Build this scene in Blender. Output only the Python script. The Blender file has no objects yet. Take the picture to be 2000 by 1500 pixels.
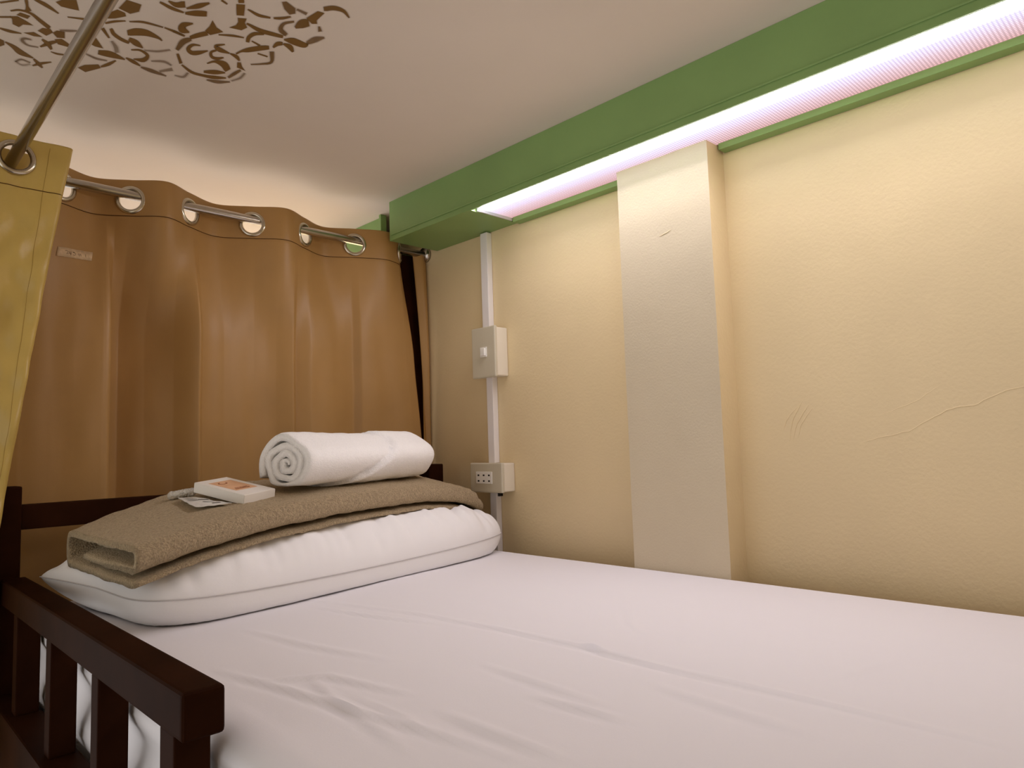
import bpy, bmesh, math, random
from mathutils import Vector, Matrix, noise
from mathutils.bvhtree import BVHTree

# ------------------------------------------------------------------ camera, world, lights, exposure
scene = bpy.context.scene
COL = scene.collection
cam_d = bpy.data.cameras.new('camera')
cam = bpy.data.objects.new('camera', cam_d)
COL.objects.link(cam)
cam_d.sensor_width = 36.0
cam_d.lens = 36.0 * 1379.31 / 2000.0
cam_d.clip_start = 0.01
right = Vector((0.71580, -0.69759, -0.03149))
fwd = Vector((0.69735, 0.71173, 0.08450))
up = Vector((-0.03654, -0.08244, 0.99593))
mw = Matrix((right, up, -fwd)).transposed().to_4x4()
mw.translation = Vector((-1.1794, 0.0, 0.24))
cam.matrix_world = mw
scene.camera = cam

world = bpy.data.worlds.new('dim_dormitory')
scene.world = world
world.use_nodes = True
bgn = world.node_tree.nodes['Background']
bgn.inputs[0].default_value = (1.0, 0.99, 0.98, 1)
bgn.inputs[1].default_value = 1.06

scene.view_settings.view_transform = 'Standard'
scene.view_settings.look = 'None'
scene.view_settings.gamma = 1.0
scene.view_settings.use_curve_mapping = False
scene.view_settings.exposure = 0.0

def area_light(name, loc, sx, sy, power, color, spread):
    l = bpy.data.lights.new(name, 'AREA')
    l.shape = 'RECTANGLE'; l.size = sx; l.size_y = sy
    l.energy = power; l.color = color; l.spread = math.radians(spread)
    o = bpy.data.objects.new(name, l); COL.objects.link(o)
    o.location = loc
    return o
# strips standing in for the fluorescent tube in the green soffit, and its twin in the next bunk
for lx, tilt, power in ((-0.122, 24, 1.45), (-0.126, 42, 1.75), (-0.130, 60, 1.75)):     # tilts added to favour the bed and spare the wall top
    lamp_light = area_light('soffit_lamp_light', (lx, 0.565, 0.7705), 0.022, 1.18, power, (1.0, 0.95, 1.04), 180)
    lamp_light.rotation_euler = (0, math.radians(tilt), 0)
area_light('next_bunk_lamp_light', (-0.055, 2.35, 0.7500), 0.07, 1.45, 10.0, (1.0, 0.98, 1.0), 150)

# ------------------------------------------------------------------ materials
def srgb(r, g, b):
    f = lambda c: (c / 255 / 12.92) if c / 255 <= 0.04045 else ((c / 255 + 0.055) / 1.055) ** 2.4
    return (f(r), f(g), f(b), 1)
MATS = {}
def mat(name, color, rough=0.6, spec=0.4, metal=0.0, sheen=0.0, noise_amt=0.0, noise_scale=8.0,
        bump=None, sheen_tint=(1, 1, 1, 1), sheen_rough=0.4, coat=0.0):
    """bump: list of (scale, strength, distance, detail)"""
    m = bpy.data.materials.new(name); m.use_nodes = True
    nt = m.node_tree; N = nt.nodes; L = nt.links
    b = N['Principled BSDF']
    b.inputs['Base Color'].default_value = color
    b.inputs['Roughness'].default_value = rough
    b.inputs['Specular IOR Level'].default_value = spec
    b.inputs['Metallic'].default_value = metal
    b.inputs['Sheen Weight'].default_value = sheen
    b.inputs['Sheen Tint'].default_value = sheen_tint
    b.inputs['Sheen Roughness'].default_value = sheen_rough
    b.inputs['Coat Weight'].default_value = coat
    tc = N.new('ShaderNodeTexCoord')
    if noise_amt > 0:
        n = N.new('ShaderNodeTexNoise'); n.inputs['Scale'].default_value = noise_scale
        n.inputs['Detail'].default_value = 5
        L.new(tc.outputs['Object'], n.inputs['Vector'])
        r = N.new('ShaderNodeMapRange')
        r.inputs['From Min'].default_value = 0.3; r.inputs['From Max'].default_value = 0.7
        r.inputs['To Min'].default_value = 1 - noise_amt; r.inputs['To Max'].default_value = 1 + noise_amt
        L.new(n.outputs['Fac'], r.inputs['Value'])
        mx = N.new('ShaderNodeMix'); mx.data_type = 'RGBA'; mx.blend_type = 'MULTIPLY'
        mx.inputs['Factor'].default_value = 1.0
        mx.inputs[6].default_value = color
        L.new(r.outputs['Result'], mx.inputs[7])
        L.new(mx.outputs[2], b.inputs['Base Color'])
    prev = None
    for (sc, st, dist, det) in (bump or []):
        n = N.new('ShaderNodeTexNoise'); n.inputs['Scale'].default_value = sc
        n.inputs['Detail'].default_value = det
        L.new(tc.outputs['Object'], n.inputs['Vector'])
        bp = N.new('ShaderNodeBump'); bp.inputs['Strength'].default_value = st
        bp.inputs['Distance'].default_value = dist
        L.new(n.outputs['Fac'], bp.inputs['Height'])
        if prev: L.new(prev.outputs['Normal'], bp.inputs['Normal'])
        prev = bp
    if prev: L.new(prev.outputs['Normal'], b.inputs['Normal'])
    MATS[name] = m
    return m

mat('wall_paint', srgb(229, 207, 163), 0.42, 0.45, noise_amt=0.03, noise_scale=5, bump=[(170, 0.25, 0.0015, 3), (14, 0.25, 0.004, 4)])
mat('pillar_shaded_front', srgb(214, 199, 170), 0.40, 0.5, noise_amt=0.03, noise_scale=6, bump=[(260, 0.30, 0.0010, 3), (20, 0.15, 0.003, 4)])  # front face darkened: the weak grazing light there is put into the colour
mat('ceiling_paint', srgb(232, 220, 207), 0.8, 0.2, noise_amt=0.025, noise_scale=4, bump=[(60, 0.12, 0.001, 4)])
mat('green_paint', srgb(132, 164, 98), 0.45, 0.4, noise_amt=0.05, noise_scale=9, bump=[(60, 0.15, 0.001, 4)])
mat('gap_shade', srgb(40, 34, 26), 0.8, 0.2)  # shade in the groove beside the lamp frame, put into the colour
mat('lamp_frame', srgb(205, 205, 200), 0.4, 0.4)
mat('trunking', srgb(238, 232, 228), 0.4, 0.45)
mat('plate_plastic', srgb(232, 222, 202), 0.35, 0.5)
mat('plate_dark', srgb(205, 196, 172), 0.35, 0.5)
mat('white_plastic', srgb(240, 236, 226), 0.3, 0.5)
mat('slot_black', srgb(22, 18, 14), 0.6, 0.3)
mat('steel', srgb(190, 182, 172), 0.24, 0.5, metal=1.0, bump=[(300, 0.05, 0.0005, 2)])
mat('nickel', srgb(200, 190, 172), 0.22, 0.5, metal=1.0)
mat('espresso_wood', srgb(44, 22, 11), 0.5, 0.015, noise_amt=0.25, noise_scale=14, coat=0.0, bump=[(40, 0.08, 0.001, 4)])
mat('sheet_cotton', srgb(238, 234, 236), 0.85, 0.15, sheen=0.05, bump=[(520, 0.12, 0.0006, 2), (26, 0.10, 0.003, 4)])
mat('pillow_cotton', srgb(248, 246, 245), 0.8, 0.2, sheen=0.05, bump=[(420, 0.10, 0.0006, 2), (22, 0.18, 0.004, 4)])
mat('pillow_seam', srgb(205, 200, 198), 0.9, 0.1)
mat('fleece', srgb(172, 152, 122), 0.95, 0.05, sheen=0.5, sheen_tint=srgb(230, 212, 180), noise_amt=0.30, noise_scale=330,
    bump=[(420, 1.0, 0.004, 3), (70, 0.5, 0.004, 3)])
mat('terry', srgb(252, 249, 245), 0.95, 0.05, sheen=0.3, noise_amt=0.03, noise_scale=300, bump=[(520, 0.6, 0.002, 2), (70, 0.25, 0.003, 3)])
mat('satin_brown', srgb(176, 135, 80), 0.46, 0.40, sheen=0.08, sheen_tint=srgb(220, 180, 110), noise_amt=0.06, noise_scale=7,
    bump=[(700, 0.12, 0.0006, 2), (16, 0.10, 0.004, 3)])
mat('satin_brown_lit', srgb(200, 170, 90), 0.40, 0.5, sheen=0.35, sheen_tint=srgb(240, 215, 130), noise_amt=0.06, noise_scale=9,  # lit copy of the brown satin, golden sheen put into the colour
    bump=[(700, 0.12, 0.0006, 2), (26, 0.30, 0.006, 4)])
mat('stitch', srgb(84, 54, 28), 0.9, 0.1)
mat('stitch_gold', srgb(170, 140, 74), 0.9, 0.1)
mat('tape', srgb(216, 186, 148), 0.7, 0.2, noise_amt=0.12, noise_scale=120, bump=[(240, 0.4, 0.001, 3)])
mat('ink', srgb(92, 66, 44), 0.8, 0.1)
mat('card_white', srgb(238, 232, 222), 0.5, 0.35)
mat('label_orange', srgb(226, 178, 138), 0.5, 0.3, noise_amt=0.05, noise_scale=90)
mat('print_brown', srgb(150, 88, 54), 0.6, 0.2)
mat('foil', srgb(222, 220, 212), 0.35, 0.5, noise_amt=0.1, noise_scale=160, bump=[(120, 0.6, 0.003, 3)])
mat('print_grey', srgb(96, 92, 88), 0.6, 0.2)
mat('floor_tile', srgb(120, 104, 88), 0.5, 0.4, noise_amt=0.1, noise_scale=3)

# clear crinkled cellophane
m = bpy.data.materials.new('cellophane'); m.use_nodes = True; N = m.node_tree.nodes; L = m.node_tree.links
b = N['Principled BSDF']; b.inputs['Base Color'].default_value = srgb(246, 242, 230); b.inputs['Roughness'].default_value = 0.16
b.inputs['Transmission Weight'].default_value = 0.45; b.inputs['IOR'].default_value = 1.35
tc = N.new('ShaderNodeTexCoord'); n = N.new('ShaderNodeTexVoronoi'); n.inputs['Scale'].default_value = 240
bp = N.new('ShaderNodeBump'); bp.inputs['Strength'].default_value = 0.9; bp.inputs['Distance'].default_value = 0.003
L.new(tc.outputs['Object'], n.inputs['Vector']); L.new(n.outputs['Distance'], bp.inputs['Height']); L.new(bp.outputs['Normal'], b.inputs['Normal'])
MATS['cellophane'] = m

# lit prismatic lens: brighter over the tube (room side), pinkish and dimmer over the wall side
m = bpy.data.materials.new('prismatic_lens'); m.use_nodes = True; N = m.node_tree.nodes; L = m.node_tree.links
N.remove(N['Principled BSDF'])
tc = N.new('ShaderNodeTexCoord'); sp = N.new('ShaderNodeSeparateXYZ'); L.new(tc.outputs['Object'], sp.inputs[0])
mr = N.new('ShaderNodeMapRange'); mr.inputs['From Min'].default_value = -0.132; mr.inputs['From Max'].default_value = -0.024
L.new(sp.outputs['X'], mr.inputs['Value'])
cr = N.new('ShaderNodeValToRGB'); e = cr.color_ramp
e.elements[0].position = 0.0; e.elements[0].color = (2.9, 2.7, 3.4, 1)
e.elements[1].position = 1.0; e.elements[1].color = (0.56, 0.33, 0.32, 1)
k = e.elements.new(0.16); k.color = (2.1, 1.95, 2.5, 1)
k = e.elements.new(0.36); k.color = (0.80, 0.74, 1.02, 1)
k = e.elements.new(0.68); k.color = (0.70, 0.50, 0.56, 1)
L.new(mr.outputs['Result'], cr.inputs[0])
def ridges(direction):
    w = N.new('ShaderNodeTexWave'); w.wave_type = 'BANDS'; w.bands_direction = direction
    w.inputs['Scale'].default_value = 62.0; w.inputs['Distortion'].default_value = 0.0
    L.new(tc.outputs['Object'], w.inputs['Vector']); return w
w1, w2 = ridges('Y'), ridges('X')
mm = N.new('ShaderNodeMath'); mm.operation = 'MULTIPLY'; L.new(w1.outputs['Fac'], mm.inputs[0]); L.new(w2.outputs['Fac'], mm.inputs[1])
mr2 = N.new('ShaderNodeMapRange'); mr2.inputs['To Min'].default_value = 0.72; mr2.inputs['To Max'].default_value = 1.45
L.new(mm.outputs[0], mr2.inputs['Value'])
em = N.new('ShaderNodeEmission'); L.new(cr.outputs[0], em.inputs['Color'])
ms = N.new('ShaderNodeMath'); ms.operation = 'MULTIPLY'; ms.inputs[1].default_value = 1.4
L.new(mr2.outputs['Result'], ms.inputs[0]); L.new(ms.outputs[0], em.inputs['Strength'])
L.new(em.outputs[0], N['Material Output'].inputs['Surface'])
MATS['prismatic_lens'] = m

# sprayed stencil paint, soft at the edges
m = bpy.data.materials.new('stencil_paint'); m.use_nodes = True; N = m.node_tree.nodes; L = m.node_tree.links
b = N['Principled BSDF']; b.inputs['Base Color'].default_value = srgb(126, 90, 34); b.inputs['Roughness'].default_value = 0.8
at = N.new('ShaderNodeAttribute'); at.attribute_name = 'paint'
tr = N.new('ShaderNodeBsdfTransparent'); mx = N.new('ShaderNodeMixShader')
L.new(at.outputs['Fac'], mx.inputs[0]); L.new(tr.outputs[0], mx.inputs[1]); L.new(b.outputs[0], mx.inputs[2])
L.new(mx.outputs[0], N['Material Output'].inputs['Surface'])
MATS['stencil_paint'] = m

# ------------------------------------------------------------------ helpers
def link(name, me, material=None, parent=None, smooth=False):
    o = bpy.data.objects.new(name, me); COL.objects.link(o)
    if material: me.materials.append(MATS[material])
    if parent: o.parent = parent
    if smooth:
        for p in me.polygons: p.use_smooth = True
    return o
def from_bm(name, bm, material, parent=None, smooth=False):
    me = bpy.data.meshes.new(name); bm.normal_update(); bm.to_mesh(me); bm.free()
    return link(name, me, material, parent, smooth)
def pyd(name, v, f, material, parent=None, smooth=False):
    me = bpy.data.meshes.new(name); me.from_pydata([tuple(p) for p in v], [], f); me.update()
    return link(name, me, material, parent, smooth)
def box(name, lo, hi, material, parent=None, bevel=0.0, seg=2):
    bm = bmesh.new()
    bmesh.ops.create_cube(bm, size=1)
    for v in bm.verts:
        v.co = Vector([lo[i] + (v.co[i] + .5) * (hi[i] - lo[i]) for i in range(3)])
    if bevel > 0:
        bmesh.ops.bevel(bm, geom=list(bm.edges), offset=bevel, segments=seg, profile=.6, affect='EDGES')
    return from_bm(name, bm, material, parent)
def tag(o, label=None, cat=None, group=None, kind=None):
    if label: o['label'] = label
    if cat: o['category'] = cat
    if group: o['group'] = group
    if kind: o['kind'] = kind
    return o
def thing(name, loc, label, cat, group=None):
    o = bpy.data.objects.new(name, None); COL.objects.link(o); o.location = loc
    o.empty_display_size = 0.05
    return tag(o, label, cat, group)
def fix(parent):
    """keep world placement of children built in world coordinates"""
    bpy.context.view_layer.update()
    for c in parent.children:
        c.matrix_parent_inverse = parent.matrix_world.inverted()
def tube(name, pts, r, material, parent=None, seg=20, caps=True):
    bm = bmesh.new(); rings = []
    pts = [Vector(p) for p in pts]
    for i, p in enumerate(pts):
        t = (pts[min(i + 1, len(pts) - 1)] - pts[max(i - 1, 0)]).normalized()
        a = t.orthogonal().normalized() if i == 0 else (a - a.dot(t) * t).normalized()
        c = t.cross(a)
        rings.append([bm.verts.new(p + (a * math.cos(2 * math.pi * k / seg) + c * math.sin(2 * math.pi * k / seg)) * r) for k in range(seg)])
    for i in range(len(rings) - 1):
        for k in range(seg):
            bm.faces.new((rings[i][k], rings[i][(k + 1) % seg], rings[i + 1][(k + 1) % seg], rings[i + 1][k]))
    if caps:
        bm.faces.new(rings[0][::-1]); bm.faces.new(rings[-1])
    return from_bm(name, bm, material, parent, True)
def interp(xs, ys, x):
    if x <= xs[0]: return ys[0]
    for i in range(len(xs) - 1):
        if x <= xs[i + 1]:
            return ys[i] + (ys[i + 1] - ys[i]) * (x - xs[i]) / (xs[i + 1] - xs[i])
    return ys[-1]
def sint(xs, ys, x):
    """smooth (Catmull-Rom) table lookup"""
    if x <= xs[0]: return ys[0]
    if x >= xs[-1]: return ys[-1]
    for i in range(len(xs) - 1):
        if x <= xs[i + 1]:
            t = (x - xs[i]) / (xs[i + 1] - xs[i]); n = len(xs)
            h = xs[i + 1] - xs[i]
            m0 = (ys[i + 1] - ys[max(i - 1, 0)]) / (xs[i + 1] - xs[max(i - 1, 0)]) * h
            m1 = (ys[min(i + 2, n - 1)] - ys[i]) / (xs[min(i + 2, n - 1)] - xs[i]) * h
            return (2*t**3 - 3*t*t + 1)*ys[i] + (t**3 - 2*t*t + t)*m0 + (-2*t**3 + 3*t*t)*ys[i+1] + (t**3 - t*t)*m1
def sstep(a, b, x):
    t = max(0, min(1, (x - a) / (b - a))); return t * t * (3 - 2 * t)
def lerp(a, b, t): return a + (b - a) * t

ZC, ZS, FLOOR = 0.8705, 0.7676, -1.55      # ceiling, green soffit, room floor (mattress top is z = 0)

# ------------------------------------------------------------------ setting
tag(box('floor', (-3.2, -2.2, FLOOR - 0.05), (0.12, 3.8, FLOOR), 'floor_tile'), kind='structure')
ceiling = tag(box('ceiling', (-3.2, -2.2, ZC), (0.12, 3.8, ZC + 0.05), 'ceiling_paint'), kind='structure')
tag(box('added_back_wall', (-3.2, -1.72, FLOOR), (0.0, -1.60, ZC), 'wall_paint'), kind='structure')  # unseen wall added behind the camera to block light from that side
wall = tag(box('wall_right', (0.0, -2.2, FLOOR), (0.12, 3.8, ZC), 'wall_paint'), kind='structure')

# painted pillar standing proud of the wall, wavy plaster lip at its head
Y1, Y2, PD, PTOP = 0.826, 0.625, 0.0577, 0.7745
def pillar():
    ny, nz = 14, 60; v = []; f = []
    zs = [FLOOR] + [lerp(-0.2, PTOP, i / (nz - 1)) for i in range(nz)]
    ys = [lerp(Y1, Y2, i / (ny - 1)) for i in range(ny)]
    for z in zs:
        v.append((0.0, Y1, z))
        for i, y in enumerate(ys):
            x = -PD + 0.0008 * noise.noise((y * 18, z * 12, 3))
            lip = math.exp(-((z - (PTOP - 0.006)) / 0.007) ** 2) * (0.0028 + 0.002 * noise.noise((y * 30, 0, 1)))
            groove = math.exp(-((z - (PTOP - 0.028 - 0.004 * noise.noise((y * 12, 5, 1)))) / 0.004) ** 2) * 0.0010
            v.append((x - lip + groove, y, z))
        v.append((0.0, Y2, z))
    w = ny + 2
    for r in range(len(zs) - 1):
        for c in range(w - 1):
            a = r * w + c; f.append((a, a + 1, a + w + 1, a + w))
    f.append(tuple(range((len(zs) - 1) * w, len(zs) * w)))
    o = pyd('pillar', v, f, 'pillar_shaded_front', wall)
    o.data.materials.append(MATS['wall_paint'])
    for p_ in o.data.polygons:
        if abs(p_.normal.y) > 0.8: p_.material_index = 1  # sides take the lighter wall colour for the lamp light they catch
    tag(o, 'painted pillar with its shaded front put into the colour, standing proud of the cream wall')
pillar()
# hairline cracks and trowel marks in the plaster
def ridge(name, pts, w, h, parent, x0=0.0, seed=0):
    v = []; f = []; n = 0; P = []
    for i in range(len(pts) - 1):
        for k in range(6):
            t = k / 6
            y = lerp(pts[i][0], pts[i+1][0], t); z = lerp(pts[i][1], pts[i+1][1], t)
            P.append((y + 0.0012 * noise.noise((y * 90, z * 90, seed)), z + 0.0022 * noise.noise((y * 80, z * 80, seed + 7))))
    P.append(pts[-1])
    for i, (y, z) in enumerate(P):
        e = math.sin(math.pi * i / (len(P) - 1)) ** 0.5 if 0 < i < len(P) - 1 else 0.05
        v += [(x0, y, z + w * e), (x0 - h * e, y, z), (x0, y, z - w * e * 0.35)]
    for i in range(len(P) - 1):
        a = i * 3; f += [(a, a + 1, a + 4, a + 3), (a + 1, a + 2, a + 5, a + 4)]
    return pyd(name, v, f, 'wall_paint' if parent is wall else 'pillar_shaded_front', parent)
ridge('plaster_crack', [(0.42, 0.223), (0.40, 0.230), (0.348, 0.240), (0.295, 0.270), (0.262, 0.274), (0.224, 0.291), (0.19, 0.299), (0.14, 0.318)], 0.0011, 0.0004, wall, 0, 1)
ridge('plaster_crack', [(0.39, 0.265), (0.33, 0.287), (0.30, 0.308)], 0.0008, 0.00025, wall, 0, 4)
for i, (y0, z0, y1, z1) in enumerate([(0.535, 0.225, 0.505, 0.300), (0.528, 0.228, 0.495, 0.292), (0.520, 0.230, 0.490, 0.285), (0.545, 0.24, 0.515, 0.29)]):
    ridge('trowel_mark', [(y0, z0), (lerp(y0, y1, .4) + .004, lerp(z0, z1, .5)), (y1, z1)], 0.0035, 0.0007, wall, 0, i)
ridge('plaster_crack', [(0.735, 0.623), (0.720, 0.625), (0.708, 0.629)], 0.0010, 0.0006, wall, -PD, 2)

# green boxed-in beam along the wall: front board, end soffit, wall strips either side of the pillar
beam = thing('trim_1', (0, 1.47, ZS), None, None); tag(beam, kind='structure')
fb = box('front_board', (-0.154, -1.6, ZS), (-0.1475, 1.478, ZC), 'green_paint', beam, 0.0012)
box('bead', (-0.1565, -1.6, ZS + 0.0125), (-0.154, 1.470, ZS + 0.0165), 'green_paint', beam, 0.001)
box('soffit_board', (-0.1475, 1.1675, ZS + 0.0005), (0, 1.478, ZS + 0.010), 'green_paint', beam, 0.0008)
box('soffit_board', (-0.1475, -1.6, ZS + 0.0005), (0, -0.045, ZS + 0.010), 'green_paint', beam, 0.0008)
box('end_board', (-0.1475, 1.468, ZS + 0.010), (0, 1.478, ZC), 'green_paint', beam)
box('wall_strip', (-0.024, Y1 + 0.001, ZS - 0.004), (0, 1.160, ZS + 0.0135), 'green_paint', beam, 0.0015)
box('wall_strip', (-0.024, -0.040, ZS - 0.004), (0, Y2 - 0.004, ZS + 0.0135), 'green_paint', beam, 0.0015)
box('lamp_recess', (-0.1475, -1.6, ZS + 0.030), (0, 1.1675, ZS + 0.034), 'gap_shade', beam)
fix(beam)
beam2 = thing('trim_2', (0, 1.60, ZS), None, None); tag(beam2, kind='structure')
box('front_board', (-0.102, 1.578, ZS), (-0.094, 3.8, ZC), 'green_paint', beam2, 0.001)
box('end_cap', (-0.118, 1.570, ZS), (-0.100, 1.579, ZC), 'green_paint', beam2, 0.001)
box('soffit_board', (-0.094, 1.578, ZS), (0, 3.8, ZS + 0.01), 'green_paint', beam2)
fix(beam2)

# lamp set into the beam
lamp = thing('soffit_light', (-0.08, 0.2, ZS + 0.008), 'long prismatic fluorescent light recessed in the green beam', 'light')
box('lens', (-0.1325, -0.035, ZS + 0.0075), (-0.0215, 1.1625, ZS + 0.0105), 'prismatic_lens', lamp)
box('frame_side', (-0.1430, -0.04, ZS + 0.0070), (-0.1325, 1.1660, ZS + 0.0130), 'lamp_frame', lamp, 0.0006)
box('frame_end', (-0.1325, 1.1625, ZS + 0.0010), (-0.0215, 1.1665, ZS + 0.0110), 'lamp_frame', lamp, 0.0006)
box('frame_end', (-0.1325, -0.040, ZS + 0.0010), (-0.0215, -0.0355, ZS + 0.0110), 'lamp_frame', lamp, 0.0006)
fix(lamp)

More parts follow.
